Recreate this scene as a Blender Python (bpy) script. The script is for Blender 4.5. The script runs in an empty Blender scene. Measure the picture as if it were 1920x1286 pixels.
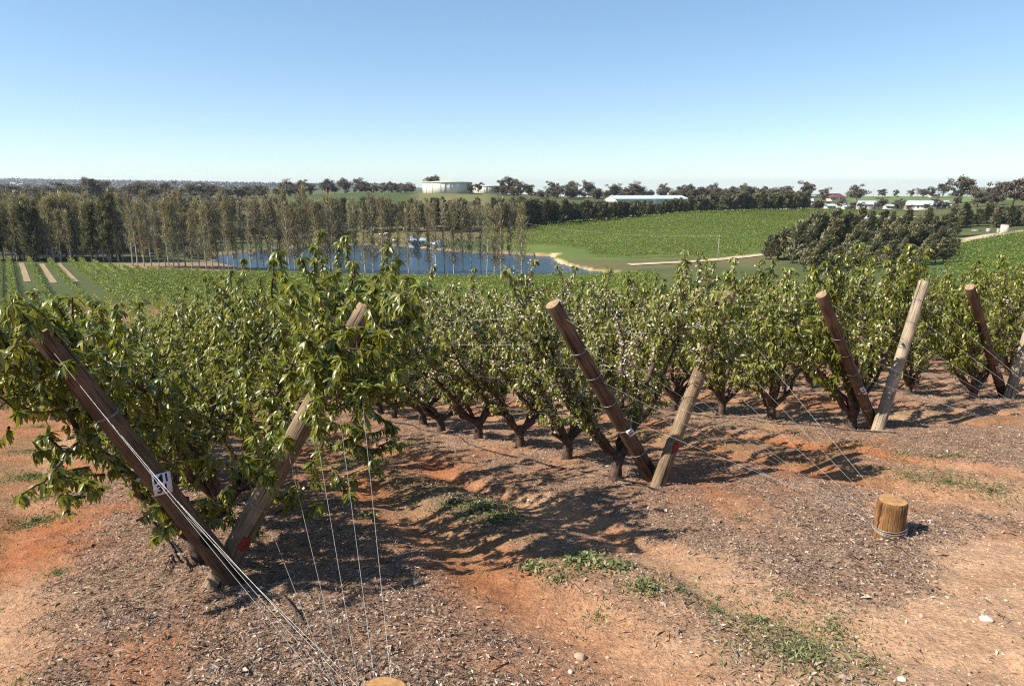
import bpy, math, random
import numpy as np
from mathutils import Vector, Matrix

# ------------------------------------------------------------------ camera, sky, sun, exposure
S = bpy.context.scene
FPX = 1250.0                                   # focal length in photograph pixels (1920 wide)
PITCH = math.atan(293 / FPX)
CP, SP = math.cos(PITCH), math.sin(PITCH)
cam = bpy.data.objects.new('camera', bpy.data.cameras.new('camera'))
S.collection.objects.link(cam)
cam.location = (0, 0, 0)
cam.rotation_euler = (math.pi / 2 - PITCH, 0, 0)
cam.data.sensor_width = 36
cam.data.lens = FPX / 1920 * 36
cam.data.clip_start = 0.05
cam.data.clip_end = 40000
S.camera = cam

SUN = Vector((-1.0, -0.30, 1.03)).normalized()  # towards the sun
EL = math.asin(SUN.z)
AZ = math.atan2(SUN.x, SUN.y)
W = bpy.data.worlds.new('World'); S.world = W; W.use_nodes = True
nt = W.node_tree
bg = nt.nodes['Background']
sky = nt.nodes.new('ShaderNodeTexSky'); sky.sky_type = 'NISHITA'
sky.sun_disc = False; sky.sun_elevation = EL; sky.sun_rotation = AZ
sky.altitude = 1400; sky.air_density = 1.0; sky.dust_density = 0.15; sky.ozone_density = 2.0
tint = nt.nodes.new('ShaderNodeMix'); tint.data_type = 'RGBA'; tint.blend_type = 'MULTIPLY'; tint.inputs['Factor'].default_value = 1.0
tint.inputs['B'].default_value = (0.92, 1.0, 1.05, 1)
sat = nt.nodes.new('ShaderNodeHueSaturation'); sat.inputs['Saturation'].default_value = 1.18
soft = nt.nodes.new('ShaderNodeGamma'); soft.inputs['Gamma'].default_value = 0.70
nt.links.new(sky.outputs[0], soft.inputs['Color']); nt.links.new(soft.outputs[0], sat.inputs['Color']); nt.links.new(sat.outputs[0], tint.inputs['A']); nt.links.new(tint.outputs['Result'], bg.inputs[0])
bg.inputs[1].default_value = 0.148
sl = bpy.data.lights.new('sun', 'SUN'); sl.energy = 5.0; sl.angle = math.radians(0.53); sl.color = (1.0, 0.94, 0.83)
so = bpy.data.objects.new('sun', sl); S.collection.objects.link(so)
so.rotation_euler = (-SUN).to_track_quat('-Z', 'Y').to_euler()
S.view_settings.view_transform = 'Standard'; S.view_settings.look = 'None'
S.view_settings.exposure = 0.85; S.view_settings.gamma = 1.0; S.view_settings.use_curve_mapping = False
S.cycles.use_denoising = False; S.cycles.filter_width = 1.15; S.cycles.use_adaptive_sampling = False
S.cycles.max_bounces = 5; S.cycles.diffuse_bounces = 2; S.cycles.glossy_bounces = 2
S.cycles.transmission_bounces = 3; S.cycles.volume_bounces = 0
S.cycles.caustics_reflective = False; S.cycles.caustics_refractive = False

rng = np.random.default_rng(11); random.seed(11)
COL = S.collection

# ------------------------------------------------------------------ helpers
def ratio(v):
    b = (v - 643) / FPX
    return -(b * CP + SP) / (CP - b * SP)
def tcol(u, v=400):
    b = (v - 643) / FPX
    return (u - 960) / FPX / (CP - b * SP)
def proj(x, y, z):
    d = y * CP - z * SP
    return 960 + FPX * x / d, 643 + FPX * (-z * CP - y * SP) / d, d

def tag(o, label=None, cat=None, group=None, kind=None):
    if label: o['label'] = label
    if cat: o['category'] = cat
    if group: o['group'] = group
    if kind: o['kind'] = kind
    return o
def empty(name, loc, rz=0.0, sc=1.0, label=None, cat=None, group=None):
    o = bpy.data.objects.new(name, None); COL.objects.link(o)
    o.empty_display_size = 0.2
    o.location = loc; o.rotation_euler = (0, 0, rz)
    o.scale = (sc, sc, sc) if isinstance(sc, (int, float)) else sc
    return tag(o, label, cat, group)
def put(name, me, parent=None, loc=(0, 0, 0), rz=0.0, sc=1.0):
    o = bpy.data.objects.new(name, me); COL.objects.link(o)
    o.parent = parent; o.location = loc; o.rotation_euler = (0, 0, rz); o.scale = (sc,) * 3
    return o
def mesh_np(name, V, F, mat=None, smooth=False, attrs=None, colors=None):
    Fs = F if isinstance(F, list) else [F]
    Fs = [np.asarray(f) for f in Fs if len(f)]
    loops = np.concatenate([f.ravel() for f in Fs])
    tot = np.concatenate([np.full(len(f), f.shape[1]) for f in Fs])
    start = np.concatenate([[0], np.cumsum(tot)[:-1]])
    me = bpy.data.meshes.new(name)
    me.vertices.add(len(V)); me.vertices.foreach_set('co', np.asarray(V, 'f4').ravel())
    me.loops.add(len(loops)); me.loops.foreach_set('vertex_index', loops.astype('i4'))
    me.polygons.add(len(tot)); me.polygons.foreach_set('loop_start', start.astype('i4'))
    if smooth: me.polygons.foreach_set('use_smooth', np.ones(len(tot), bool))
    me.update(calc_edges=True)
    for k, a in (attrs or {}).items():
        at = me.attributes.new(k, 'FLOAT', 'POINT'); at.data.foreach_set('value', np.asarray(a, 'f4'))
    if colors is not None:
        at = me.color_attributes.new('Col', 'FLOAT_COLOR', 'POINT')
        c4 = np.ones((len(V), 4), 'f4'); c4[:, :3] = colors
        at.data.foreach_set('color', c4.ravel())
    if mat: me.materials.append(mat)
    return me

class MB:
    """collects hard-surface shapes into one mesh"""
    def __init__(s): s.V = []; s.F = {}; s.n = 0
    def add(s, V, F):
        V = np.asarray(V, float); s.V.append(V)
        for f in F: s.F.setdefault(len(f), []).append([i + s.n for i in f])
        s.n += len(V); return s
    def box(s, c, d, M=None, taper=1.0):
        x, y, z = np.asarray(d) / 2.0
        V = np.array([[-x,-y,-z],[x,-y,-z],[x,y,-z],[-x,y,-z],[-x*taper,-y*taper,z],[x*taper,-y*taper,z],[x*taper,y*taper,z],[-x*taper,y*taper,z]])
        if M is not None: V = V @ np.array(M.to_3x3()).T
        return s.add(V + np.asarray(c), [(0,3,2,1),(4,5,6,7),(0,1,5,4),(1,2,6,5),(2,3,7,6),(3,0,4,7)])
    def tube(s, P, R, n=8, caps=True, wob=0.0):
        P = np.asarray(P, float); R = np.broadcast_to(np.asarray(R, float), (len(P),))
        T = np.gradient(P, axis=0); T /= np.linalg.norm(T, axis=1)[:, None] + 1e-9
        a = np.array([1.0, 0, 0]) if abs(T[0][0]) < 0.8 else np.array([0, 1.0, 0])
        V = []; 
        ang = np.arange(n) * 2 * math.pi / n
        for p, t, r in zip(P, T, R):
            a = a - t * a.dot(t); a /= np.linalg.norm(a) + 1e-9
            b = np.cross(t, a)
            rr = r * (1 + wob * rng.normal(size=n))
            V.append(p + (np.cos(ang) * rr)[:, None] * a + (np.sin(ang) * rr)[:, None] * b)
        V = np.concatenate(V); F = []
        for i in range(len(P) - 1):
            for j in range(n):
                k = (j + 1) % n
                F.append((i*n+j, i*n+k, (i+1)*n+k, (i+1)*n+j))
        if caps:
            F.append(tuple(range(n))[::-1]); F.append(tuple((len(P)-1)*n + j for j in range(n)))
        return s.add(V, F)
    def lathe(s, prof, n=24, c=(0, 0, 0)):
        ang = np.arange(n) * 2 * math.pi / n
        V = np.concatenate([np.stack([np.cos(ang)*r, np.sin(ang)*r, np.full(n, z)], 1) for r, z in prof]) + np.asarray(c)
        F = []
        for i in range(len(prof) - 1):
            for j in range(n):
                k = (j + 1) % n
                F.append((i*n+j, i*n+k, (i+1)*n+k, (i+1)*n+j))
        F.append(tuple(range(n))[::-1]); F.append(tuple((len(prof)-1)*n + j for j in range(n)))
        return s.add(V, F)
    def mesh(s, name, mat, smooth=False):
        return mesh_np(name, np.concatenate(s.V), [np.array(f) for f in s.F.values()], mat, smooth)
    def put(s, name, mat, parent=None, smooth=False, loc=(0, 0, 0)):
        return put(name, s.mesh(name, mat, smooth), parent, loc)

# value noise on numpy arrays
def _h(i, j, s):
    n = (i * 374761393 + j * 668265263 + s * 974634777) & 0x7fffffff
    n = ((n ^ (n >> 13)) * 1274126177) & 0x7fffffff
    return ((n ^ (n >> 16)) & 0xffff) / 65535.0
def vnoise(x, y, sc, seed=0):
    x = np.asarray(x, float) / sc; y = np.asarray(y, float) / sc
    i = np.floor(x).astype(np.int64); j = np.floor(y).astype(np.int64)
    fx = x - i; fy = y - j; fx = fx*fx*(3-2*fx); fy = fy*fy*(3-2*fy)
    return ((_h(i,j,seed)*(1-fx)+_h(i+1,j,seed)*fx)*(1-fy) + (_h(i,j+1,seed)*(1-fx)+_h(i+1,j+1,seed)*fx)*fy)
def fbm(x, y, sc, seed=0, o=4):
    r = 0; a = 0.5; tot = 0
    for k in range(o):
        r = r + a * vnoise(x, y, sc / 2**k, seed + k * 17); tot += a; a *= 0.55
    return r / tot

# ------------------------------------------------------------------ materials
def nodes(m):
    m.use_nodes = True
    n = m.node_tree.nodes; l = m.node_tree.links
    return n, l, n['Principled BSDF']
def simple(name, col, rough=0.7, var=0.25, scale=6.0, metal=0.0, spec=0.3, stretch=None, bump=0.0, coords='Object', col2=None, crack=None):
    m = bpy.data.materials.new(name); n, l, b = nodes(m)
    b.inputs['Roughness'].default_value = rough; b.inputs['Metallic'].default_value = metal
    b.inputs['Specular IOR Level'].default_value = spec
    tc = n.new('ShaderNodeTexCoord'); no = n.new('ShaderNodeTexNoise')
    no.inputs['Scale'].default_value = scale; no.inputs['Detail'].default_value = 5; no.inputs['Roughness'].default_value = 0.65
    src = tc.outputs[coords]
    if stretch:
        mp = n.new('ShaderNodeMapping'); mp.inputs['Scale'].default_value = stretch
        l.new(src, mp.inputs[0]); src = mp.outputs[0]
    l.new(src, no.inputs['Vector'])
    cr = n.new('ShaderNodeValToRGB')
    c2 = col2 or tuple(min(1, c * (1 + var)) for c in col)
    cr.color_ramp.elements[0].position = 0.32; cr.color_ramp.elements[1].position = 0.68
    cr.color_ramp.elements[0].color = (*[c * (1 - var) for c in col], 1)
    cr.color_ramp.elements[1].color = (*c2, 1)
    l.new(no.outputs['Fac'], cr.inputs[0]); l.new(cr.outputs[0], b.inputs['Base Color'])
    hgt = no.outputs['Fac']
    if crack:
        mp2 = n.new('ShaderNodeMapping'); mp2.inputs['Scale'].default_value = crack; l.new(tc.outputs[coords], mp2.inputs[0])
        n2 = n.new('ShaderNodeTexNoise'); n2.inputs['Scale'].default_value = 4.0; n2.inputs['Detail'].default_value = 3; l.new(mp2.outputs[0], n2.inputs['Vector'])
        c2_ = n.new('ShaderNodeValToRGB'); c2_.color_ramp.elements[0].position = 0.60; c2_.color_ramp.elements[0].color = (1, 1, 1, 1)
        c2_.color_ramp.elements[1].position = 0.645; c2_.color_ramp.elements[1].color = (0.22, 0.19, 0.17, 1)
        n3 = n.new('ShaderNodeTexNoise'); n3.inputs['Scale'].default_value = 3.2; n3.inputs['Detail'].default_value = 4; l.new(tc.outputs[coords], n3.inputs['Vector'])
        m3 = n.new('ShaderNodeMapRange'); m3.inputs['From Min'].default_value = 0.35; m3.inputs['From Max'].default_value = 0.65; m3.inputs['To Min'].default_value = 0.68; m3.inputs['To Max'].default_value = 1.2; l.new(n3.outputs['Fac'], m3.inputs['Value'])
        l.new(n2.outputs['Fac'], c2_.inputs[0])
        mx = n.new('ShaderNodeMix'); mx.data_type = 'RGBA'; mx.blend_type = 'MULTIPLY'; mx.inputs['Factor'].default_value = 1.0
        l.new(cr.outputs[0], mx.inputs['A']); l.new(c2_.outputs[0], mx.inputs['B'])
        sv = n.new('ShaderNodeVectorMath'); sv.operation = 'SCALE'; l.new(mx.outputs['Result'], sv.inputs[0]); l.new(m3.outputs[0], sv.inputs['Scale'])
        l.new(sv.outputs[0], b.inputs['Base Color'])
        mm_ = n.new('ShaderNodeMath'); mm_.operation = 'ADD'; l.new(no.outputs['Fac'], mm_.inputs[0]); l.new(c2_.outputs[0], mm_.inputs[1]); hgt = mm_.outputs[0]
    if bump:
        bp = n.new('ShaderNodeBump'); bp.inputs['Strength'].default_value = bump; bp.inputs['Distance'].default_value = 0.02
        l.new(hgt, bp.inputs['Height']); l.new(bp.outputs[0], b.inputs['Normal'])
    return m
def leafmat(name, cols, rough=0.42, trans=0.3, tcol_=(0.16, 0.24, 0.03), spec=0.5, objvar=0.25):
    m = bpy.data.materials.new(name); n, l, b = nodes(m)
    at = n.new('ShaderNodeAttribute'); at.attribute_name = 'rnd'
    cr = n.new('ShaderNodeValToRGB'); e = cr.color_ramp.elements
    e[0].position = 0.0; e[0].color = (*cols[0], 1); e[1].position = 1.0; e[1].color = (*cols[-1], 1)
    for i, c in enumerate(cols[1:-1]):
        x = e.new((i + 1) / (len(cols) - 1)); x.color = (*c, 1)
    l.new(at.outputs['Fac'], cr.inputs[0])
    oi = n.new('ShaderNodeObjectInfo')
    mr = n.new('ShaderNodeMapRange'); mr.inputs['To Min'].default_value = 1 - objvar; mr.inputs['To Max'].default_value = 1 + objvar
    l.new(oi.outputs['Random'], mr.inputs['Value'])
    hs = n.new('ShaderNodeHueSaturation'); l.new(mr.outputs[0], hs.inputs['Value']); l.new(cr.outputs[0], hs.inputs['Color'])
    l.new(hs.outputs[0], b.inputs['Base Color'])
    b.inputs['Roughness'].default_value = rough; b.inputs['Specular IOR Level'].default_value = spec
    if trans > 0:
        tr = n.new('ShaderNodeBsdfTranslucent'); tr.inputs[0].default_value = (*tcol_, 1)
        mx = n.new('ShaderNodeMixShader'); mx.inputs[0].default_value = trans
        l.new(b.outputs[0], mx.inputs[1]); l.new(tr.outputs[0], mx.inputs[2])
        l.new(mx.outputs[0], n['Material Output'].inputs['Surface'])
    return m

M = {}
M['cherry_leaf'] = leafmat('cherry_leaf', [(0.0454, 0.0711, 0.0085), (0.1, 0.1288, 0.0147), (0.1697, 0.1841, 0.023), (0.2747, 0.2454, 0.0419)], 0.36, 0.27, (0.3877, 0.3803, 0.0263), 0.6, 0.12)
M['cherry_leaf_young_backlit'] = leafmat('cherry_leaf_young_backlit', [(0.0523, 0.085, 0.0114), (0.1239, 0.1571, 0.0228), (0.2218, 0.2224, 0.0428), (0.3916, 0.3402, 0.1139)], 0.42, 0.28, (0.3655, 0.3925, 0.0475), 0.5, 0.15)  # young leaves; pale end of the ramp paints in backlight
M['blossom'] = leafmat('blossom', [(0.40,0.27,0.20),(0.55,0.42,0.34),(0.66,0.56,0.46),(0.78,0.72,0.64)], 0.7, 0.25, (0.6,0.5,0.45), 0.2, 0.05)
M['bark'] = simple('bark', (0.05,0.032,0.023), 0.85, 0.5, 14, bump=0.8, col2=(0.15,0.098,0.072))
M['post_wood'] = simple('post_wood', (0.17,0.105,0.06), 0.8, 0.4, 9, stretch=(9,9,0.55), bump=0.5, col2=(0.33,0.235,0.14), crack=(9, 9, 0.30))
M['shaded_post_wood'] = simple('shaded_post_wood', (0.11,0.062,0.036), 0.85, 0.4, 9, stretch=(9,9,0.55), bump=0.5, col2=(0.20,0.125,0.075), crack=(9, 9, 0.30))  # post wood copy darkened to paint grazing shade on left-leaning posts
M['sunlit_post_wood'] = simple('sunlit_post_wood', (0.30,0.22,0.14), 0.8, 0.35, 9, stretch=(9,9,0.5), bump=0.5, col2=(0.52,0.42,0.29), crack=(9, 9, 0.30))  # paler post wood copy, full sun put into the colour
M['stump_wood'] = simple('stump_wood', (0.20,0.088,0.03), 0.8, 0.45, 9, stretch=(9,9,0.6), bump=0.6, col2=(0.38,0.19,0.07), crack=(9, 9, 0.30))
M['grey_end_grain'] = simple('grey_end_grain', (0.27,0.17,0.09), 0.85, 0.3, 22, bump=0.4, col2=(0.36,0.25,0.15))
M['end_grain'] = simple('end_grain', (0.33,0.165,0.055), 0.85, 0.3, 22, bump=0.4, col2=(0.44,0.25,0.10))
M['wire'] = simple('wire', (0.36,0.34,0.31), 0.4, 0.15, 4, metal=0.35, spec=0.5)
M['plate'] = simple('plate', (0.72,0.70,0.74), 0.45, 0.06, 20)
M['ink'] = simple('ink', (0.02,0.015,0.02), 0.6, 0.2)
M['hole'] = simple('hole', (0.012,0.010,0.009), 0.9, 0.2)
M['shaded_red_paint'] = simple('shaded_red_paint', (0.20,0.03,0.02), 0.8, 0.5, 40)  # red paint, its colour darkened for the shade over the marks
M['trunk_pale'] = simple('trunk_pale', (0.40,0.36,0.30), 0.85, 0.3, 2, stretch=(1,1,0.3))
M['trunk_dark'] = simple('trunk_dark', (0.09,0.07,0.055), 0.9, 0.3, 2)
M['trunk_gum'] = simple('trunk_gum', (0.26,0.21,0.17), 0.85, 0.3, 1)
M['poplar_leaf'] = leafmat('poplar_leaf', [(0.1783, 0.1386, 0.0998), (0.2673, 0.2119, 0.1329), (0.3565, 0.2851, 0.1664), (0.4636, 0.383, 0.2218)], 0.6, 0.4, (0.2497, 0.2119, 0.0887), 0.3, 0.25)
M['grove_leaf'] = leafmat('grove_leaf', [(0.2157, 0.1789, 0.117), (0.3164, 0.2555, 0.1521), (0.4456, 0.3576, 0.193), (0.575, 0.4854, 0.234)], 0.65, 0.35, (0.2588, 0.2555, 0.0878), 0.3, 0.3)
M['casuarina_leaf'] = leafmat('casuarina_leaf', [(0.1114, 0.1076, 0.0594), (0.1671, 0.1579, 0.0835), (0.2413, 0.2228, 0.1114), (0.3341, 0.3064, 0.1579)], 0.7, 0.3, (0.13, 0.13, 0.0558), 0.25, 0.25)
M['gum_leaf'] = leafmat('gum_leaf', [(0.0858, 0.0644, 0.0486), (0.1287, 0.1001, 0.0686), (0.1859, 0.1502, 0.0972), (0.2574, 0.2074, 0.143)], 0.6, 0.25, (0.1144, 0.1001, 0.0429), 0.35, 0.3)
M['vine_leaf'] = leafmat('vine_leaf', [(0.0732, 0.1149, 0.017), (0.1331, 0.1814, 0.0242), (0.2062, 0.2419, 0.0339), (0.2661, 0.2903, 0.0484)], 0.55, 0.3, (0.2129, 0.2661, 0.0363), 0.35, 0.12)
M['weed_leaf'] = leafmat('weed_leaf', [(0.06,0.075,0.03),(0.12,0.14,0.05),(0.20,0.21,0.08),(0.42,0.36,0.18)], 0.55, 0.25, (0.16,0.22,0.04), 0.3, 0.1)
M['litter'] = leafmat('litter', [(0.06,0.035,0.025),(0.18,0.115,0.082),(0.26,0.178,0.125),(0.36,0.27,0.20),(0.52,0.44,0.36)], 0.8, 0.0, spec=0.2, objvar=0.0)
M['stone'] = simple('stone', (0.42,0.27,0.17), 0.85, 0.3, 30, bump=0.4, col2=(0.62,0.46,0.33))
M['pale_stone'] = simple('pale_stone', (0.62,0.52,0.42), 0.8, 0.2, 30, bump=0.4)
M['track_soil'] = simple('track_soil', (0.27,0.20,0.115), 0.95, 0.25, 0.6)
M['dirt_road'] = simple('dirt_road', (0.42,0.31,0.19), 0.95, 0.2, 0.4, col2=(0.58,0.46,0.31))
M['white_wall'] = simple('white_wall', (0.54,0.51,0.45), 0.7, 0.08, 1.0)
M['cream_wall'] = simple('cream_wall', (0.62,0.54,0.42), 0.7, 0.08, 1.0)
M['tank_wall'] = simple('tank_wall', (0.66,0.62,0.53), 0.7, 0.10, 0.3, stretch=(1,1,0.2))
M['tank_roof'] = simple('tank_roof', (0.45,0.42,0.30), 0.7, 0.12, 0.3)
M['shed_roof'] = simple('shed_roof', (0.46,0.55,0.55), 0.45, 0.10, 0.6, stretch=(4,0.3,1))
M['steel_roof'] = simple('steel_roof', (0.46,0.50,0.51), 0.4, 0.12, 0.6, stretch=(4,0.3,1))
M['grey_roof'] = simple('grey_roof', (0.24,0.22,0.24), 0.6, 0.15, 1)
M['red_roof'] = simple('red_roof', (0.16,0.06,0.055), 0.7, 0.2, 1.5)
M['window_glass'] = simple('window_glass', (0.03,0.04,0.05), 0.15, 0.1, spec=0.6)
M['car_white'] = simple('car_white', (0.75,0.76,0.78), 0.3, 0.04, spec=0.6)
M['car_grey'] = simple('car_grey', (0.25,0.27,0.3), 0.3, 0.05, spec=0.6)
M['tyre'] = simple('tyre', (0.02,0.02,0.02), 0.8, 0.2)
M['zinc'] = simple('zinc', (0.42,0.50,0.58), 0.4, 0.2, 2, metal=0.3)
M['rust'] = simple('rust', (0.55,0.25,0.15), 0.7, 0.2, 2)
M['pole_wood'] = simple('pole_wood', (0.34,0.30,0.25), 0.85, 0.2, 3)

# ------------------------------------------------------------------ terrain
E = np.array([0.8415, 0.5402])          # along the headland, from row to row
R = np.array([-0.5311, 0.8473])         # along a row, away from the camera
V1 = np.array([-2.12, 4.39])
ROW = 4.5
def plane(x, y): return -1.92 + 0.05 * x - 0.2056 * y
COLS = {
 -900: [(100,-23),(150,-25),(240,-26),(400,-24),(700,-15),(1200,-9),(2500,-12),(5000,45),(9000,45)],
 0:    [(100,-22),(150,-24.2),(190,-25.4),(240,-26.3),(330,-26.5),(480,-20),(600,-17),(1000,-12),(1300,-8.5),(1700,-16),(2500,-16),(5000,40),(9000,40)],
 200:  [(100,-21.5),(150,-24),(180,-25.1),(215,-26),(240,-26.5),(330,-26.5),(480,-20.2),(600,-15.8),(750,-14),(1200,-11),(2500,-18),(5000,26),(9000,26)],
 450:  [(100,-21),(150,-24.3),(200,-26.8),(217,-27.2),(330,-27),(400,-25),(520,-16.5),(620,-11.5),(800,-12),(1500,-15),(2500,-18),(5000,17),(9000,17)],
 700:  [(100,-20.7),(150,-24.7),(200,-27.3),(217,-27.6),(330,-27.5),(370,-25.7),(450,-19),(520,-14),(640,-6.5),(680,-5.8),(800,-9),(1500,-15),(5000,0),(9000,0)],
 840:  [(100,-20.6),(150,-24.8),(200,-27.4),(217,-27.7),(320,-27.5),(370,-25.5),(450,-18.5),(520,-14),(640,-6.2),(700,-5.5),(800,-9),(1500,-16),(5000,-20),(9000,-40)],
 960:  [(100,-20.5),(150,-24.8),(200,-27.4),(217,-27.7),(280,-27.6),(350,-25.6),(400,-23.8),(520,-15),(640,-8),(700,-7.5),(1000,-16),(5000,-80),(9000,-150)],
 1100: [(100,-20),(150,-24.3),(200,-27),(225,-27.5),(255,-27.2),(400,-22),(520,-14.5),(650,-10),(1000,-17),(5000,-90),(9000,-160)],
 1300: [(100,-19.3),(150,-23.2),(200,-26),(245,-26.7),(430,-17.1),(520,-13.9),(650,-9.9),(1000,-17),(5000,-90),(9000,-160)],
 1500: [(100,-18.7),(150,-22.4),(200,-25),(230,-25.6),(300,-23.5),(480,-16.6),(520,-16.6),(600,-14.4),(700,-10.6),(800,-11),(1500,-30),(9000,-160)],
 1700: [(100,-17.6),(150,-21),(200,-23.3),(240,-23),(300,-20.8),(480,-17.2),(520,-17.0),(600,-14.4),(750,-10.3),(900,-13),(1500,-30),(9000,-160)],
 1920: [(100,-17),(150,-20.5),(190,-22.2),(280,-19.4),(330,-18.6),(420,-12.8),(600,-8),(900,-13),(9000,-160)],
 2800: [(100,-13),(200,-17),(300,-14),(420,-9),(900,-6),(9000,-100)],
}
_us = np.array(sorted(COLS)); _ts = (_us - 960) / FPX
LAKE_Z = -28.0
def onwater(u, v):
    r = ratio(v); y = LAKE_Z / r
    return (tcol(u, v) * y, y)
LAKE = [onwater(*p) for p in [(395,488),(400,478),(440,474),(500,467),(560,463),(640,459),(700,459),(745,461),(800,466),(850,471),(900,474),(960,476),(1010,479),(1040,481),(1040,487),(1052,494),(1075,500),(1110,507),(1150,512),(1186,516),(1170,519),(1080,521),(960,521),(780,518),(640,513),(540,508),(450,504),(405,497)]]
LAKE = np.array(LAKE)
def lake_sd(x, y):
    x = np.asarray(x, float); y = np.asarray(y, float)
    d = np.full(x.shape, 1e9); ins = np.zeros(x.shape, bool)
    n = len(LAKE)
    for i in range(n):
        ax, ay = LAKE[i]; bx, by = LAKE[(i + 1) % n]
        ex, ey = bx - ax, by - ay
        tt = np.clip(((x-ax)*ex + (y-ay)*ey) / (ex*ex + ey*ey), 0, 1)
        d = np.minimum(d, np.hypot(x-ax-tt*ex, y-ay-tt*ey))
        c = ((ay > y) != (by > y)) & (x < ex * (y - ay) / (ey if abs(ey) > 1e-9 else 1e-9) + ax)
        ins ^= c
    return np.where(ins, -d, d)
def H(x, y):
    x = np.asarray(x, float); y = np.asarray(y, float)
    yy = np.maximum(y, -8.0)
    lim = 2.2 * np.maximum(yy, 25)
    xx = np.clip(x, -lim, lim)
    near = plane(xx, yy)
    Y = np.maximum(yy, 60.0)
    t = np.clip(xx / np.maximum(yy, 20), _ts[0], _ts[-1])
    P = []
    for u, tc in zip(_us, _ts):
        ys = [60.0] + [p[0] for p in COLS[u]]; zs = [plane(tc * 60, 60.0)] + [p[1] for p in COLS[u]]
        P.append(np.interp(Y, ys, zs))
    P = np.stack(P)
    k = np.clip(np.searchsorted(_ts, t) - 1, 0, len(_ts) - 2)
    w = (t - _ts[k]) / (_ts[k + 1] - _ts[k]); w = w * w * (3 - 2 * w) * 0.5 + w * 0.5
    shp = np.indices(t.shape)
    far = np.take_along_axis(P, k[None], 0)[0] * (1 - w) + np.take_along_axis(P, (k + 1)[None], 0)[0] * w
    h = np.where(yy < 60, near, far)
    m = (y > 150) & (y < 500) & (np.abs(x) < 320)
    if m.any():
        sd = lake_sd(x[m], y[m]); hm = h[m]
        hm = np.where(sd < 0, np.minimum(hm, LAKE_Z - 0.15 - np.minimum(-sd * 0.12, 2)), np.maximum(hm, LAKE_Z + np.minimum(0.05 + sd * 0.16, 0.9)))
        h[m] = hm
    return h
def Hs(x, y): return float(H(np.array([x]), np.array([y]))[0])

def rowcoord(x, y):
    dx = x - V1[0]; dy = y - V1[1]
    return dx * E[0] + dy * E[1], dx * R[0] + dy * R[1]      # p across the rows, q along them
def mulch_mask(x, y):
    p, q = rowcoord(x, y)
    p = p + (fbm(x, y, 1.3, 3) - 0.5) * 0.85 + (fbm(x, y, 0.3, 31) - 0.5) * 0.4
    pp = p % ROW
    m = np.interp(pp, [0, 1.25, 1.6, 2.0, 2.3, 2.7, 2.88, 3.12, 3.4, 4.5], [1, 1, .02, .02, .5, .5, .04, .04, .95, 1])
    m = np.where(p < 0, np.interp(p, [-2.7, -2.4, -1.2, -0.85, 0], [.5, .05, .03, .95, 1]), m)
    m = m * np.clip(0.55 + 2.2 * (fbm(x, y, 0.7, 88) - 0.30), 0, 1)
    q0 = np.interp(p, [1.4, 2.8], [-4.8, -3.25])
    return m * np.clip((q - q0 + (fbm(x, y, 0.9, 5) - 0.5) * 1.6) / 0.5, 0, 1)
def weed_mask(x, y):
    p, q = rowcoord(x, y)
    pp = p % ROW
    c = np.exp(-((pp - 2.35) / 0.42) ** 2)
    return np.clip(c * 1.5 * (fbm(x, y, 0.9, 9) - 0.30) * 2.2, 0, 1) * np.clip((q + 3.6) / 0.8, 0, 1)
def detail(x, y):
    m = mulch_mask(x, y)
    p, q = rowcoord(x, y); pp = p % ROW
    rut = -0.07 * np.exp(-((pp - 1.8 + (fbm(x, y, 1.3, 3) - 0.5) * 0.85) / 0.3) ** 2) - 0.06 * np.exp(-((pp - 3.0 + (fbm(x, y, 1.3, 3) - 0.5) * 0.85) / 0.22) ** 2)
    z = (fbm(x, y, 0.9, 1, 5) - 0.5) * 0.16 + (fbm(x, y, 0.2, 2, 3) - 0.5) * 0.05 + rut + m * 0.03
    z = z + m * (vnoise(x, y, 0.07, 8) - 0.5) * 0.022
    fade = np.clip((40 - np.hypot(x, y)) / 20, 0, 1)
    return z * fade

def axis(lo, dlo, dhi, hi, step, g, cap, caplim):
    a = list(np.arange(dlo, dhi, step))
    s = step; x = a[-1]
    while x < hi:
        s = s * g if (abs(x) > caplim or s < cap) else s
        x += s; a.append(x)
    s = step; x = dlo; b = []
    while x > lo:
        s = s * g if (abs(x) > caplim or s < cap) else s
        x -= s; b.append(x)
    return np.array(b[::-1] + a)
gx = axis(-9500, -5.0, 7.5, 9500, 0.045, 1.07, 4.0, 330)
gy = axis(-120, 1.2, 11.5, 10500, 0.045, 1.06, 4.0, 450)
GX, GY = np.meshgrid(gx, gy)
x = GX.ravel(); y = GY.ravel()
z = H(x, y) + np.where(np.hypot(x, y) < 45, detail(x, y), 0)
z = z + np.where(y > 2200, (fbm(x, y, 900, 40) - 0.5) * 26, 0)
nx, ny = len(gx), len(gy)
idx = np.arange(nx * ny).reshape(ny, nx)
F = np.stack([idx[:-1,:-1].ravel(), idx[:-1,1:].ravel(), idx[1:,1:].ravel(), idx[1:,:-1].ravel()], 1)
def lerp(a, b, m): return a * (1 - m[:, None]) + np.asarray(b) * m[:, None]
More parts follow.
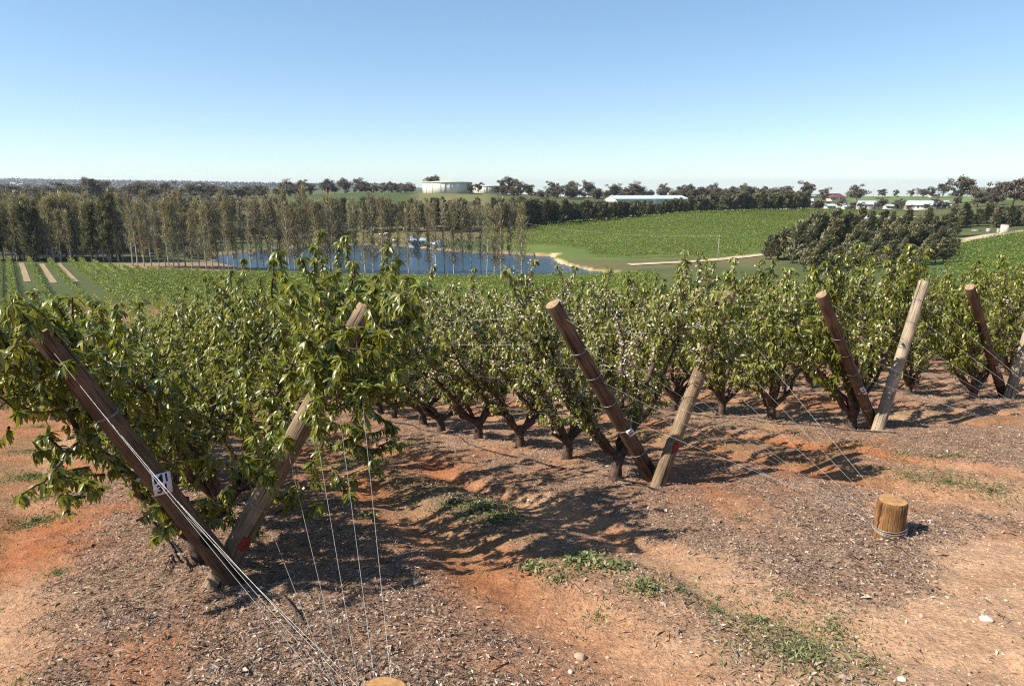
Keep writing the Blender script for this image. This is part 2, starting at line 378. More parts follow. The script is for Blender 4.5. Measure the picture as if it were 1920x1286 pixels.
# ground cover colours
n1 = fbm(x, y, 2.2, 51); n2 = fbm(x, y, 0.5, 52)
soil = lerp(np.tile([0.47,0.18,0.075], (len(x), 1)), [0.56,0.325,0.19], np.clip((n1 - 0.38) * 3, 0, 1))
p, q = rowcoord(x, y)
soil = lerp(soil, [0.68,0.43,0.26], np.clip((-q - 0.6) / 2.2, 0, 1) * 0.85 * np.clip((p - 0.5) / 1.5, 0, 1))
soil = lerp(soil, [0.46,0.185,0.085], np.clip((-1.7 - p) / 0.5, 0, 1) * np.clip((q + 0.5) / 1.0, 0, 1))
soil = lerp(soil, [0.38,0.14,0.06], np.clip((n2 - 0.55) * 3, 0, 1) * 0.6)
mm = np.where(np.hypot(x, y) < 140, mulch_mask(x, y), 0)
col = lerp(soil, [0.30,0.20,0.138], mm * 0.85)
wm = np.where(y < 140, weed_mask(x, y), 0)
col = lerp(col, [0.20,0.17,0.085], wm * 0.6)
U = 960 + FPX * x / np.maximum(y, 1.0)
def region(u0, u1, y0, y1, c, soft=12, nz=0.0):
    global col
    yn = y + (fbm(x, y, 40, 77) - 0.5) * nz
    mk = np.clip((U - u0) / soft, 0, 1) * np.clip((u1 - U) / soft, 0, 1) * np.clip((yn - y0) / 6, 0, 1) * np.clip((y1 - yn) / 6, 0, 1)
    col = lerp(col, c, mk)
gn = fbm(x, y, 25, 60)
far = np.clip((y - 118) / 14, 0, 1)
col = lerp(col, [0.085,0.105,0.035], far)
col = lerp(col, [0.14,0.125,0.05], far * np.clip((gn - 0.45) * 4, 0, 1) * 0.7)
region(-900, 1250, 130, 226, (0.085,0.10,0.035))
region(150, 300, 208, 236, (0.17,0.19,0.06), 20, 8)
region(215, 470, 216, 246, (0.30,0.20,0.12), 25, 10)
region(-200, 240, 244, 420, (0.10,0.085,0.05))
region(150, 620, 450, 640, (0.115,0.10,0.04), 25)
region(195, 235, 440, 480, (0.09,0.15,0.035), 8)
region(-300, 160, 900, 1500, (0.12,0.17,0.06), 25)
region(540, 800, 430, 700, (0.07,0.095,0.03), 25)
region(770, 935, 520, 760, (0.17,0.165,0.065), 25)
region(930, 1680, 236, 490, (0.12,0.155,0.04), 20)
region(930, 1480, 222, 256, (0.13,0.12,0.05), 20, 10)
region(1380, 1640, 405, 490, (0.085,0.095,0.03), 30)
region(1560, 1930, 540, 800, (0.15,0.19,0.07), 25)
region(1660, 2600, 110, 290, (0.085,0.125,0.035), 20)
region(430, 1010, 335, 420, (0.17,0.145,0.065), 20, 10)
region(-4000, 4000, 2200, 20000, (0.10,0.125,0.06))
wood = (y > 2200) * np.clip((fbm(x, y * 0.35, 320, 90) - 0.46) * 9, 0, 1)
col = lerp(col, [0.045,0.06,0.03], wood)
sm = (y > 150) & (y < 500) & (np.abs(x) < 320)
sd = np.full(len(x), 99.0); sd[sm] = lake_sd(x[sm], y[sm])
shore = np.clip((1.8 + (fbm(x, y, 12, 33) - 0.5) * 8 - sd) / 2.5, 0, 1)
col = lerp(col, [0.42,0.27,0.14], shore)
sandy = shore * np.clip((U - 1020) / 20, 0, 1) * np.clip((1160 - U) / 20, 0, 1)
col = lerp(col, [0.62,0.42,0.22], sandy)

gm = bpy.data.materials.new('ground_soil'); n, l, b = nodes(gm)
b.inputs['Roughness'].default_value = 0.95; b.inputs['Specular IOR Level'].default_value = 0.12
ac = n.new('ShaderNodeAttribute'); ac.attribute_name = 'Col'
am = n.new('ShaderNodeAttribute'); am.attribute_name = 'mulch'
tc = n.new('ShaderNodeTexCoord')
def noise(sc, det=6, ro=0.6):
    q_ = n.new('ShaderNodeTexNoise'); q_.inputs['Scale'].default_value = sc; q_.inputs['Detail'].default_value = det
    q_.inputs['Roughness'].default_value = ro; l.new(tc.outputs['Object'], q_.inputs['Vector']); return q_
nA = noise(38, 6, 0.7); nB = noise(7, 5); nC = noise(0.05, 6)
vo = n.new('ShaderNodeTexVoronoi'); vo.inputs['Scale'].default_value = 55; l.new(tc.outputs['Object'], vo.inputs['Vector'])
def mathn(op, a, b_):
    q_ = n.new('ShaderNodeMath'); q_.operation = op
    for i, w_ in enumerate((a, b_)):
        if isinstance(w_, (int, float)): q_.inputs[i].default_value = w_
        else: l.new(w_, q_.inputs[i])
    return q_.outputs[0]
def remap(src, a0, a1, b0, b1):
    q_ = n.new('ShaderNodeMapRange'); l.new(src, q_.inputs['Value'])
    for k_, w_ in zip(('From Min','From Max','To Min','To Max'), (a0, a1, b0, b1)): q_.inputs[k_].default_value = w_
    return q_.outputs[0]
f1 = remap(nA.outputs['Fac'], 0.3, 0.7, 0.62, 1.34)
f2 = remap(nB.outputs['Fac'], 0.3, 0.7, 0.72, 1.06)
f3 = remap(nC.outputs['Fac'], 0.3, 0.7, 0.88, 1.12)
fv = remap(vo.outputs['Color'], 0.0, 1.0, 0.35, 1.75)
mixv = n.new('ShaderNodeMix'); l.new(am.outputs['Fac'], mixv.inputs['Factor']); mixv.inputs['A'].default_value = 1.0; l.new(fv, mixv.inputs['B'])
ff = mathn('MULTIPLY', mathn('MULTIPLY', f1, f2), mathn('MULTIPLY', f3, mixv.outputs['Result']))
vm = n.new('ShaderNodeVectorMath'); vm.operation = 'SCALE'; l.new(ac.outputs['Color'], vm.inputs[0]); l.new(ff, vm.inputs['Scale'])
l.new(vm.outputs[0], b.inputs['Base Color'])
bp = n.new('ShaderNodeBump'); bp.inputs['Strength'].default_value = 0.9; bp.inputs['Distance'].default_value = 0.05
l.new(mathn('ADD', nA.outputs['Fac'], mathn('MULTIPLY', nB.outputs['Fac'], 1.6)), bp.inputs['Height']); l.new(bp.outputs[0], b.inputs['Normal'])
ground = put('ground', mesh_np('ground', np.stack([x, y, z], 1), F, gm, True, {'mulch': mm}, col))
tag(ground, 'red soil orchard slope running down into a green valley', kind='structure')

# lake
wm_ = bpy.data.materials.new('lake_water'); n, l, b = nodes(wm_)
b.inputs['Base Color'].default_value = (0.016, 0.045, 0.075, 1); b.inputs['Roughness'].default_value = 0.16
b.inputs['IOR'].default_value = 1.33; b.inputs['Specular IOR Level'].default_value = 0.22
tc = n.new('ShaderNodeTexCoord'); mp = n.new('ShaderNodeMapping'); mp.inputs['Scale'].default_value = (0.7, 1.6, 1)
l.new(tc.outputs['Object'], mp.inputs[0])
no = n.new('ShaderNodeTexNoise'); no.inputs['Scale'].default_value = 1.1; no.inputs['Detail'].default_value = 5; l.new(mp.outputs[0], no.inputs['Vector'])
bp = n.new('ShaderNodeBump'); bp.inputs['Strength'].default_value = 0.38; bp.inputs['Distance'].default_value = 0.4
l.new(no.outputs['Fac'], bp.inputs['Height']); l.new(bp.outputs[0], b.inputs['Normal'])
lc = LAKE.mean(0); big = lc + (LAKE - lc) * 1.03
me = mesh_np('lake_water', np.concatenate([np.c_[big, np.full(len(big), LAKE_Z)]]), np.arange(len(big))[None], wm_)
tag(put('lake', me), 'deep blue farm lake below the orchard, rippled by wind', kind='structure')

def strip(name, pts, width, label, lift=0.25, mat='dirt_road'):
    P = np.array([((u - 960) / FPX * Y, Y) for u, Y in pts]); seg = np.r_[0, np.cumsum(np.hypot(*np.diff(P, axis=0).T))]
    s = np.arange(0, seg[-1], 2.5); Q = np.c_[np.interp(s, seg, P[:, 0]), np.interp(s, seg, P[:, 1])]
    T = np.gradient(Q, axis=0); T /= np.linalg.norm(T, axis=1)[:, None]; N = np.c_[-T[:, 1], T[:, 0]]
    V = []; k = 5
    for j in range(k):
        o = (j / (k - 1) - 0.5) * width * (1 + 0.35 * (fbm(s, s * 0, 14, 5 + j) - 0.5))
        q_ = Q + N * np.asarray(o)[:, None]; V.append(np.c_[q_, H(q_[:, 0], q_[:, 1]) + lift])
    V = np.concatenate(V); m = len(Q); F = [(j*m+i, j*m+i+1, (j+1)*m+i+1, (j+1)*m+i) for j in range(k-1) for i in range(m-1)]
    return tag(put(name, mesh_np(name, V, np.array(F), M[mat])), label, kind='structure')
strip('dirt_road', [(1640,222),(1690,235),(1760,255),(1800,268),(1860,284),(1925,300),(2100,340)], 6.5, 'pale dirt farm road curving past the right vineyard')
strip('dirt_track', [(1500,350),(1545,362),(1590,385),(1640,405),(1700,420)], 8, 'pale dirt track below the farmhouses')
strip('lakeside_track', [(1180,236),(1270,240),(1340,246),(1430,254),(1480,262)], 5, 'pale track between the lake and the vineyard field')
strip('house_drive', [(1470,560),(1490,590),(1530,640)], 7, 'pale driveway climbing to the red roofed house')

# ------------------------------------------------------------------ cherry trees
def unit(a): return a / (np.linalg.norm(a, axis=-1, keepdims=True) + 1e-9)
def leaves_mesh(name, B, D, L, Wd, mat, hires=True, fold=0.3, curl=0.35, seed=0, nrm=None):
    g = np.random.default_rng(seed); N = len(B)
    D = unit(D)
    up = np.array([0, 0, 1.0]) + g.normal(size=(N, 3)) * 0.35 if nrm is None else nrm
    S_ = unit(np.cross(D, up)); Nn = np.cross(S_, D)
    L = np.asarray(L)[:, None]; Wd = np.asarray(Wd)[:, None]
    cu = (curl * (0.5 + g.random((N, 1))))
    r = g.random(N)
    def at(s, side, w):
        return B + D * s * L - Nn * cu * s * s * L + S_ * side * w * Wd + Nn * abs(side) * w * Wd * fold
    if hires:
        V = np.stack([at(0,0,0), at(.35,-1,.5), at(.35,0,0), at(.35,1,.5), at(.72,-1,.36), at(.72,0,0), at(.72,1,.36), at(1,0,0)], 1).reshape(-1, 3)
        o = np.arange(N)[:, None] * 8
        T3 = np.concatenate([o + np.array(f) for f in ((0,2,1),(0,3,2),(4,5,7),(5,6,7))])
        T4 = np.concatenate([o + np.array(f) for f in ((1,2,5,4),(2,3,6,5))])
        return mesh_np(name, V, [T3, T4], mat, True, {'rnd': np.repeat(r, 8)})
    V = np.stack([at(0,0,0), at(.42,1,.5), at(1,0,0), at(.42,-1,.5)], 1).reshape(-1, 3)
    o = np.arange(N)[:, None] * 4
    return mesh_np(name, V, [np.concatenate([o + np.array(f) for f in ((0,1,2),(0,2,3))])], mat, True, {'rnd': np.repeat(r, 4)})

def gen_cherry(seed, hires=True, dens=1.0, blossom=0.0, young=False, height=2.45, spread=1.25, limbs=(4, 4), extra=None, leaflen=0.105, front=None, centre=True, lh=1.0, rs=1.0, ls=1.0, bulge=1.0):
    """x across the row, y along it, z up; returns meshes trunk, crown, blossoms"""
    g = np.random.default_rng(seed); mb = MB()
    B = []; D = []; L = []; BB = []; BD = []
    hc = 0.24 + 0.12 * g.random()
    cx = g.normal() * 0.03
    mb.tube([(0,0,-0.15),(0.0,0,0.03),(cx*.5,0.01,hc*.5),(cx,0,hc),(cx,0,hc+.05)], [0.10,0.085,0.07,0.075,0.045], 9, wob=0.05)
    wind = np.array([0.25, -0.1, 0])
    def leaf(p, d, l):
        B.append(p); D.append(d); L.append(l)
    def whorl(p, ax, k, l, droop):
        for _ in range(k):
            r = unit(g.normal(size=3)); r = r - ax * r.dot(ax) * 0.7
            leaf(p + r * 0.012, unit(r) * 1.0 + ax * 0.25 + wind * 0.6 + np.array([0, 0, -droop]), l * (0.75 + 0.5 * g.random()))
    def flowers(p, k):
        for _ in range(k):
            BB.append(p + g.normal(size=3) * 0.03); BD.append(g.normal(size=3) + np.array([0, 0, 0.6]))
    def shoot(p, d, ln, r0, tipk=7, lod=1.0):
        if ls < 1 and p[0] + 0.2 * d[0] < -(0.42 + 0.42 * p[2]): return
        m = 5; P = [p]; dd = unit(d)
        for i in range(m - 1):
            dd = unit(dd + g.normal(size=3) * 0.13 + np.array([0, 0, 0.07])); P.append(P[-1] + dd * ln / (m - 1))
        P = np.array(P); mb.tube(P, np.linspace(r0, r0 * 0.4, m), 4, caps=False)
        cnt = int(ln / 0.026 * dens * lod)
        for i in range(cnt):
            s = (i + g.random()) / cnt * 0.98 + 0.02
            k = min(int(s * (m - 1)), m - 2); w = s * (m - 1) - k
            q_ = P[k] * (1 - w) + P[k + 1] * w
            ax = unit(P[k + 1] - P[k]); rr = unit(np.cross(ax, g.normal(size=3)))
            leaf(q_, rr + ax * 0.35 + wind * 0.7 + np.array([0, 0, -0.75]), leaflen * (0.7 + 0.5 * g.random()))
            if g.random() < blossom * 0.25: flowers(q_, 3)
        whorl(P[-1], unit(P[-1] - P[-2]), int(tipk * dens), leaflen * 1.05, 0.65)
    def limb(side, end, r0):
        st = np.array([cx + side * 0.03, g.normal() * 0.03, hc - 0.04])
        m = 9; sv = np.linspace(0, 1, m)[:, None]
        P = st * (1 - sv) + end * sv
        P[:, 0] += side * 0.22 * (bulge if side < 0 else 1) * np.sin(sv[:, 0] * math.pi) * (0.4 + 0.8 * g.random())
        P[1:-1] += g.normal(size=(m - 2, 3)) * 0.05
        rad = r0 * (1 - sv[:, 0]) ** 0.9 * (1 + 0.18 * g.normal(size=m)) + 0.008
        mb.tube(P, rad, 7, caps=False, wob=0.12)
        seg = np.r_[0, np.cumsum(np.linalg.norm(np.diff(P, axis=0), axis=1))]
        def pt(s):
            d = s * seg[-1]; return np.array([np.interp(d, seg, P[:, c]) for c in range(3)])
        s = 0.20
        while s < 1:
            q_ = pt(s); ax = unit(pt(min(s + .03, 1)) - pt(s - .03))
            if g.random() < 0.92 * min(1, 0.45 + s):
                o = unit(np.cross(ax, g.normal(size=3))) * 0.05
                whorl(q_ + o, unit(o), g.integers(3, 6), leaflen, 0.3)
                if g.random() < blossom: flowers(q_ + o, g.integers(3, 7))
            s += 0.024 / max(dens, 0.4)
        for j in range(int(9 + 4 * dens)):
            s = 0.2 + 0.78 * g.random() ** 0.8
            ax = unit(pt(min(s + .03, 1)) - pt(s - .03))
            o = unit(np.cross(ax, g.normal(size=3)))
            d = o * 0.8 + ax * 0.55 + np.array([0, 0, 0.35])
            shoot(pt(s), d, (0.16 + 0.36 * g.random()), 0.007)
        shoot(P[-1], unit(P[-1] - P[-2]) + np.array([side * 0.05, 0, 0.5]), 0.24 + 0.24 * g.random(), 0.009, 11, 1.5)
    for side, k in ((-1, limbs[0]), (1, limbs[1])):
        for i in range(k):
            end = np.array([side * spread * (0.68 + 0.4 * g.random()) * (rs if side > 0 else ls), (i - (k - 1) / 2) * (1.75 / k) + g.normal() * 0.14, height * (0.76 + 0.2 * g.random()) * (lh if side < 0 else 1)])
            if front is not None: end[1] = max(end[1], front * 0.4)
            limb(side, end, 0.022 + 0.012 * g.random())
    if centre: limb(g.choice([-1, 1]), np.array([g.normal() * 0.25, g.normal() * 0.2, height * 0.8]), 0.024)
    for (p, d, ln) in (extra or []): shoot(np.array(p, float), np.array(d, float), ln, 0.010, 10, 1.7)
    B_, D_, L_ = np.array(B), np.array(D), np.array(L)
    if ls < 1:
        kp = B_[:, 0] > -(0.5 + 0.42 * B_[:, 2]); B_, D_, L_ = B_[kp], D_[kp], L_[kp]
    if front is not None:
        kp = (B_[:, 1] > front) | ((B_[:, 0] > 0.25) & (blossom > 0.4)) | (g.random(len(B_)) < 0.03); B_, D_, L_ = B_[kp], D_[kp], L_[kp]
    tm = mb.mesh('trunk', M['bark'], True)
    cm = leaves_mesh('crown', B_, D_, L_, L_ * 0.36, M['cherry_leaf_young_backlit' if young else 'cherry_leaf'], hires, curl=0.5, seed=seed)
    bm_ = None
    if len(BB):
        BB = np.array(BB); sz = g.uniform(0.024, 0.042, len(BB))
        bm_ = leaves_mesh('blossoms', BB, np.array(BD), sz, sz * 1.0, M['blossom'], False, fold=0.1, curl=0.1, seed=seed + 1)
    return tm, cm, bm_

def cluster(seed, n_, lo, hi, d, ln):
    g = np.random.default_rng(seed); return [(tuple(g.uniform(lo, hi)), tuple(np.array(d) + g.normal(size=3) * 0.45), g.uniform(*ln)) for _ in range(n_)]
HX = (cluster(1, 34, (-1.15, -.72, 1.6), (-.6, -.3, 2.2), (.0, -.2, .7), (.2, .4)) + cluster(2, 16, (-.85, -.8, .9), (-.4, -.4, 1.5), (-.15, -.3, .1), (.18, .34))
    + cluster(12, 6, (-1.15, -1.0, 1.95), (-.75, -.8, 2.25), (0, -.2, .5), (.18, .32))
    + cluster(3, 44, (.75, -.7, 1.3), (1.75, .2, 2.2), (.25, -.2, .6), (.3, .55)) + cluster(4, 12, (.8, -.6, .7), (1.3, 0, 1.3), (.3, -.3, .0), (.2, .4))
    + cluster(10, 34, (.6, -1.2, 1.55), (1.4, -.85, 2.25), (.1, -.3, .4), (.2, .4)) + cluster(14, 20, (.7, -1.2, 1.3), (1.15, -.9, 1.75), (.1, -.3, .4), (.2, .36)) + cluster(11, 8, (.35, -1.0, .8), (.75, -.8, 1.25), (.1, -.3, .4), (.2, .35))
    + cluster(5, 12, (-.5, -.35, .7), (.9, .5, 1.7), (.0, -.1, .6), (.2, .4)) + cluster(6, 16, (-.5, -.65, .35), (.8, -.1, .85), (.0, -.4, .1), (.2, .32)))
hero = [gen_cherry(101, True, 2.1, 0.03, False, 2.45, 1.32, (4, 4),
                   [((1.05,-.1,2.0),(.0,0,1),.6),((.75,.1,1.95),(-.05,0,1),.55),((1.5,.3,2.15),(.3,0,1),.5),((1.75,.2,1.9),(.5,0,.9),.55),((1.7,0,1.5),(.9,-.2,.4),.5),((1.5,-.3,1.2),(.6,-.4,.1),.5),((1.2,-.35,.9),(.4,-.5,.0),.45),((.8,-.4,.7),(.3,-.5,.0),.4)] + HX, leaflen=.067, centre=False, lh=.9, rs=1.22, ls=.68, bulge=.0),
        gen_cherry(102, True, 2.1, 0.05, False, 2.5, 1.3, (3, 4), [((1.2,0,2.3),(0,0,1),.6),((1.5,.2,2.2),(.2,.1,1),.55)] + cluster(7, 18, (-.9, -.5, .5), (1.2, .5, 1.7), (0, 0, .6), (.25, .45)) + cluster(8, 10, (-1.0, -.4, 1.4), (-.7, .3, 2.0), (-.1, -.1, .7), (.25, .5)), leaflen=.069, centre=False, lh=.88, rs=1.2, ls=.56, bulge=.1),
        gen_cherry(103, True, 1.6, 0.08, False, 2.5, 1.3, leaflen=.08, centre=False, lh=.9, rs=1.1, ls=.62, bulge=.2, extra=cluster(9, 18, (-1.0, -.5, .5), (1.2, .5, 1.7), (0, 0, .6), (.25, .45)))]
first = [gen_cherry(170 + i, True, 1.5, (0.6, 0.2, 0.1)[i], i == 0, 2.55, 1.2, leaflen=(.072, .084, .084)[i], front=-0.22, extra=cluster(13, 34, (.35, -1.0, 1.45), (.95, -.70, 2.25), (.1, -.2, .5), (.2, .4)) if i == 0 else None) for i in range(3)]
leafy = [gen_cherry(110 + i, True, 1.5, 0.05, False, 2.55, 1.25, leaflen=.082) for i in range(3)]
flowery = [gen_cherry(120 + i, True, 1.5, 1.0, True, 2.55, 1.25, leaflen=.072) for i in range(4)]
mixed = [gen_cherry(130 + i, True, 1.5, 0.25, True, 2.55, 1.25, leaflen=.078) for i in range(3)]
mid_f = [gen_cherry(140 + i, False, 1.15, 0.5, True, 2.55, 1.25, leaflen=.088) for i in range(3)]
mid_l = [gen_cherry(150 + i, False, 1.15, 0.15, True, 2.55, 1.25, leaflen=.092) for i in range(3)]

ROWANG = math.atan2(E[1], E[0])
ORD = ['nearest', 'second', 'third', 'fourth', 'fifth', 'sixth', 'seventh', 'eighth', 'ninth', 'tenth']
ROWNAME = {0: 'the front left row', 1: 'the blossoming middle row', 2: 'the row of the pale right post', 3: 'the row at the right edge'}
cand = []
for k in range(-3, 26):
    dd = 0.62 if k != 0 else 0.75
    i = 0
    while dd < 150:
        jit = rng.normal() * 0.08
        pos = V1 + ROW * k * E + R * dd + E * jit
        if 1 < pos[1] < 128:
            zz = Hs(pos[0], pos[1])
            u, v, dep = proj(pos[0], pos[1], zz + 1.6)
            pad = 950 / dep + 40
            if -pad < u < 1920 + pad: cand.append((dep, k, i, pos, zz))
        dd += 1.12 + 0.16 * rng.random(); i += 1
cand.sort(key=lambda c: c[0])
NIND = 290
for c_i, (dep, k, i, pos, zz) in enumerate(cand[:NIND]):
    hi = dep < 13
    if k == 0: src = hero[i] if i < 3 else (leafy if i % 3 else mixed)[i % 3] if hi else mid_l[i % 3]
    elif k == 1: src = flowery[(i * 7 + i // 3) % 4] if hi else mid_f[i % 3]
    else: src = (mixed + leafy)[(i * 5 + k) % 6] if hi else (mid_l + mid_f)[(i * 5 + k) % 6]
    if i == 0 and k in (1, 2, 3): src = first[k - 1]
    rn = ROWNAME.get(k, 'the rows beyond the last posts')
    if k in ROWNAME and i < 10: lab = f'{ORD[i]} cherry tree from the end posts in {rn}'
    elif k in ROWNAME: lab = f'leafy cherry tree far along {rn}'
    else: lab = 'leafy cherry tree on a limb frame in ' + rn
    rz = ROWANG + (math.pi if (i % 2 and not (k == 0 and i < 3)) else 0) + rng.normal() * 0.08
    sc = 1.0 if (k == 0 and i < 3) else (0.91 if k == 0 else 0.93 if k == 1 else 0.99) + 0.13 * rng.random()
    t = empty('cherry_tree', (pos[0], pos[1], zz), rz, sc, lab, 'cherry tree', 'cherry trees in ' + rn)
    put('trunk', src[0], t); put('crown', src[1], t)
    if src[2]: put('blossoms', src[2], t)
# the rest of the orchard, far down the slope, as one mass
Bs, Ds, Ls = [], [], []
rest = cand[NIND:]
for dep, k, i, pos, zz in rest:
    nl = int(np.clip(9000 / dep ** 1.0, 70, 420)); s_ = 0.11 * np.clip(dep / 24, 1, 3.4)
    side = rng.choice([-1, 1], nl); hh = rng.random(nl) ** 0.6
    lx = side * (0.15 + 1.1 * hh) + rng.normal(size=nl) * 0.22; ly = rng.uniform(-0.7, 0.7, nl); lz = 0.5 + 2.05 * hh + rng.normal(size=nl) * 0.12
    Bs.append(np.c_[pos[0] + E[0]*lx + R[0]*ly, pos[1] + E[1]*lx + R[1]*ly, zz + lz]); Ds.append(rng.normal(size=(nl, 3)) + np.array([0.3, 0, -0.3])); Ls.append(np.full(nl, s_) * rng.uniform(0.7, 1.3, nl))
B_ = np.concatenate(Bs); L_ = np.concatenate(Ls)
tag(put('distant_orchard', leaves_mesh('distant_orchard', B_, np.concatenate(Ds), L_, L_ * 0.5, M['cherry_leaf_young_backlit'], False, seed=5)),
    'mass of cherry trees on the lower slope above the lake', 'orchard', kind='stuff')

# ------------------------------------------------------------------ V trellis posts, number plates, wires, anchor stumps
def gpt(u, v):                                    # a pixel on the near slope
    b = (v - 643) / FPX; k = CP - b * SP
    tx = (u - 960) / FPX / k; r = ratio(v)
    Y = -1.92 / (r - 0.05 * tx + 0.2056)
    return np.array([tx * Y, Y, r * Y])
def log_mesh(length, r0, r1, wood, seed, endmat='end_grain'):
    g = np.random.default_rng(seed); n = 22; zs = np.r_[np.linspace(0, length - 0.012, 16), length]
    ang = np.arange(n) * 2 * math.pi / n
    a1, a2, p1, p2 = g.random(4) * 6.28
    V = []
    for zz in zs:
        r = r0 + (r1 - r0) * zz / length
        rr = r * (1 + 0.03 * np.sin(2 * ang + a1 + zz * 0.7) + 0.02 * np.sin(3 * ang + a2 - zz * 1.3) + 0.012 * g.normal(size=n))
        if zz == length: rr = rr * 0.93
        bx = 0.003 * math.sin(zz * 1.7 + p1); by = 0.003 * math.sin(zz * 1.3 + p2)
        V.append(np.c_[np.cos(ang) * rr + bx, np.sin(ang) * rr + by, np.full(n, zz)])
    top = V[-1]; m = len(zs)
    F = [(i*n+j, i*n+(j+1)%n, (i+1)*n+(j+1)%n, (i+1)*n+j) for i in range(m - 1) for j in range(n)]
    body = mesh_np('log', np.concatenate(V), np.array(F), wood, True)
    capV = np.concatenate([top, top * [0.5, 0.5, 1] + [0, 0, 0.003], top.mean(0)[None] + [0, 0, 0.004]])
    F3 = [(n + j, n + (j + 1) % n, 2 * n) for j in range(n)]; F4 = [(j, (j + 1) % n, n + (j + 1) % n, n + j) for j in range(n)]
    return body, mesh_np('cut_end', capV, [np.array(F3), np.array(F4)], M[endmat], True)
def frame(axis_, front):
    zc = Vector(axis_).normalized(); yc = Vector(front); yc = (yc - zc * yc.dot(zc)).normalized(); xc = yc.cross(zc)
    return Matrix((xc, yc, zc)).transposed().to_4x4()     # local -y faces away from 'front'
def text_mesh(txt, size):
    cu = bpy.data.curves.new('lettering', 'FONT'); cu.body = txt; cu.size = size; cu.align_x = 'CENTER'; cu.extrude = 0.0006; cu.offset = 0.0022
    o = bpy.data.objects.new('lettering', cu); COL.objects.link(o)
    dg = bpy.context.evaluated_depsgraph_get(); me_ = bpy.data.meshes.new_from_object(o.evaluated_get(dg))
    bpy.data.objects.remove(o); me_.materials.clear(); me_.materials.append(M['ink']); return me_
def post(base, top, r0, r1, wood, label, seed, plate=None, hole=None, paint=None, ties=()):
    base = Vector(base); top = Vector(top); ax = (top - base); ln = ax.length; ax.normalize()
    start = base - ax * 0.25
    mw = frame(ax, -start)                     # local +y looks back towards the camera side
    e_ = empty('trellis_post', start, label=label, cat='post', group='leaning trellis posts in V pairs')
    e_.rotation_euler = mw.to_euler()
    bm1, bm2 = log_mesh(ln + 0.25, r0, r1, wood, seed, 'grey_end_grain')
    put('log', bm1, e_); put('cut_end', bm2, e_)
    rr = lambda s: r0 + (r1 - r0) * s / (ln + 0.25)
    for s in ties:
        ring = MB(); a_ = np.linspace(0, 2 * math.pi, 17)
        for o_ in (0, 0.007): ring.tube(np.c_[np.cos(a_) * (rr(s) * 1.05 + .001), np.sin(a_) * (rr(s) * 1.05 + .001), s + o_ + 0.006 * np.sin(a_ * 2)], 0.0022, 5, False)
        ring.put('wire_tie', M['wire'], e_)
    if plate:
        s, tilt, w_, h_, lines, xoff = plate
        p_ = MB().box((0, 0, 0), (w_, 0.003, h_)).put('number_plate', M['plate'], e_)
        p_.location = (xoff, rr(s) + 0.014, s); p_.rotation_euler = (0, tilt, 0)
        if lines:
            for li, tx in enumerate(lines):
                t_ = put('lettering', text_mesh(tx, h_ * 0.52), p_); t_.rotation_euler = (math.pi / 2, 0, math.pi); t_.location = (0, 0.0022, h_ * (0.08 - li * 0.47))
        else:
            t_ = MB()
            for li in (0.2, -0.12): t_.box((0, 0.0022, h_ * li), (w_ * 0.6, 0.001, h_ * 0.16))
            t_.put('faded_lettering', M['ink'], p_)
    if hole:
        s, ang = hole
        hb = MB(); a_ = np.linspace(0, 2 * math.pi, 13)[:-1]
        rr_ = rr(s) * 1.05 + 0.004
        V = []; 
        for kx in (1.0, 0.5, 0.0):
            for q_ in a_:
                th = ang + 0.42 * kx * math.cos(q_); V.append((math.sin(th) * rr_, math.cos(th) * rr_, s + 0.075 * kx * math.sin(q_)))
        hb.add(V, [(i*12+j, i*12+(j+1)%12, (i+1)*12+(j+1)%12, (i+1)*12+j) for i in range(2) for j in range(12)])
        hb.put('drilled_hole', M['hole'], e_)
    if paint:
        s, ang = paint; hb = MB(); V = []; a_ = np.linspace(0, 2 * math.pi, 15)[:-1]; g = np.random.default_rng(seed)
        w1 = 0.8 + 0.4 * g.random(14)
        for kx in (1.0, 0.5, 0.0):
            for q_, ww in zip(a_, w1):
                th = ang + 0.5 * kx * ww * math.cos(q_); V.append((math.sin(th) * (rr(s) * 1.05 + 0.003), math.cos(th) * (rr(s) * 1.05 + 0.003), s + 0.06 * ww * kx * math.sin(q_)))
        hb.add(V, [(i*14+j, i*14+(j+1)%14, (i+1)*14+(j+1)%14, (i+1)*14+j) for i in range(2) for j in range(14)])
        hb.put('paint_mark', M['shaded_red_paint'], e_)
    return base, top
def vee(k):
    c = V1 + ROW * k * E
    return c
UPZ = 2.12
POSTS = {}
def mkpost(k, side, bu, bv, tu, tv, r, wood, label, seed, **kw):
    b_ = gpt(bu, bv); b_[2] -= 0.0
    kk = (CP - (tv - 643) / FPX * SP); tt = (tu - 960) / FPX / kk        # lean across the row so far that the top reaches its height in the photo
    w = (tt * b_[1] - b_[0]) / (side * (E[0] - tt * E[1])); yy = b_[1] + side * E[1] * w
    t_ = np.array([tt * yy, yy, ratio(tv) * yy])
    POSTS[(k, side)] = post(b_, t_, r * 1.04, r * 0.92, wood, label, seed, **kw)
TIES = (0.75, 1.15, 1.55, 1.95, 2.3)
mkpost(0, -1, 452, 1100, 75, 622, 0.078, M['shaded_post_wood'], 'dark leaning post wearing the M1 31 number plate', 1, plate=(1.33, -0.42, 0.115, 0.15, ('M1', '31'), -0.012), hole=(0.78, -0.15), ties=(1.9,))
mkpost(0, 1, 398, 1108, 688, 574, 0.082, M['post_wood'], 'grey brown leaning post with red paint crossing the M1 31 post', 2, paint=(0.68, -0.5), ties=(0.95, 1.4, 1.9))
mkpost(1, -1, 1226, 900, 1035, 570, 0.08, M['shaded_post_wood'], 'brown leaning post of the middle V with a small tag', 3, plate=(1.12, 0.1, 0.075, 0.10, None, -0.04), hole=(0.52, -0.9), ties=TIES)
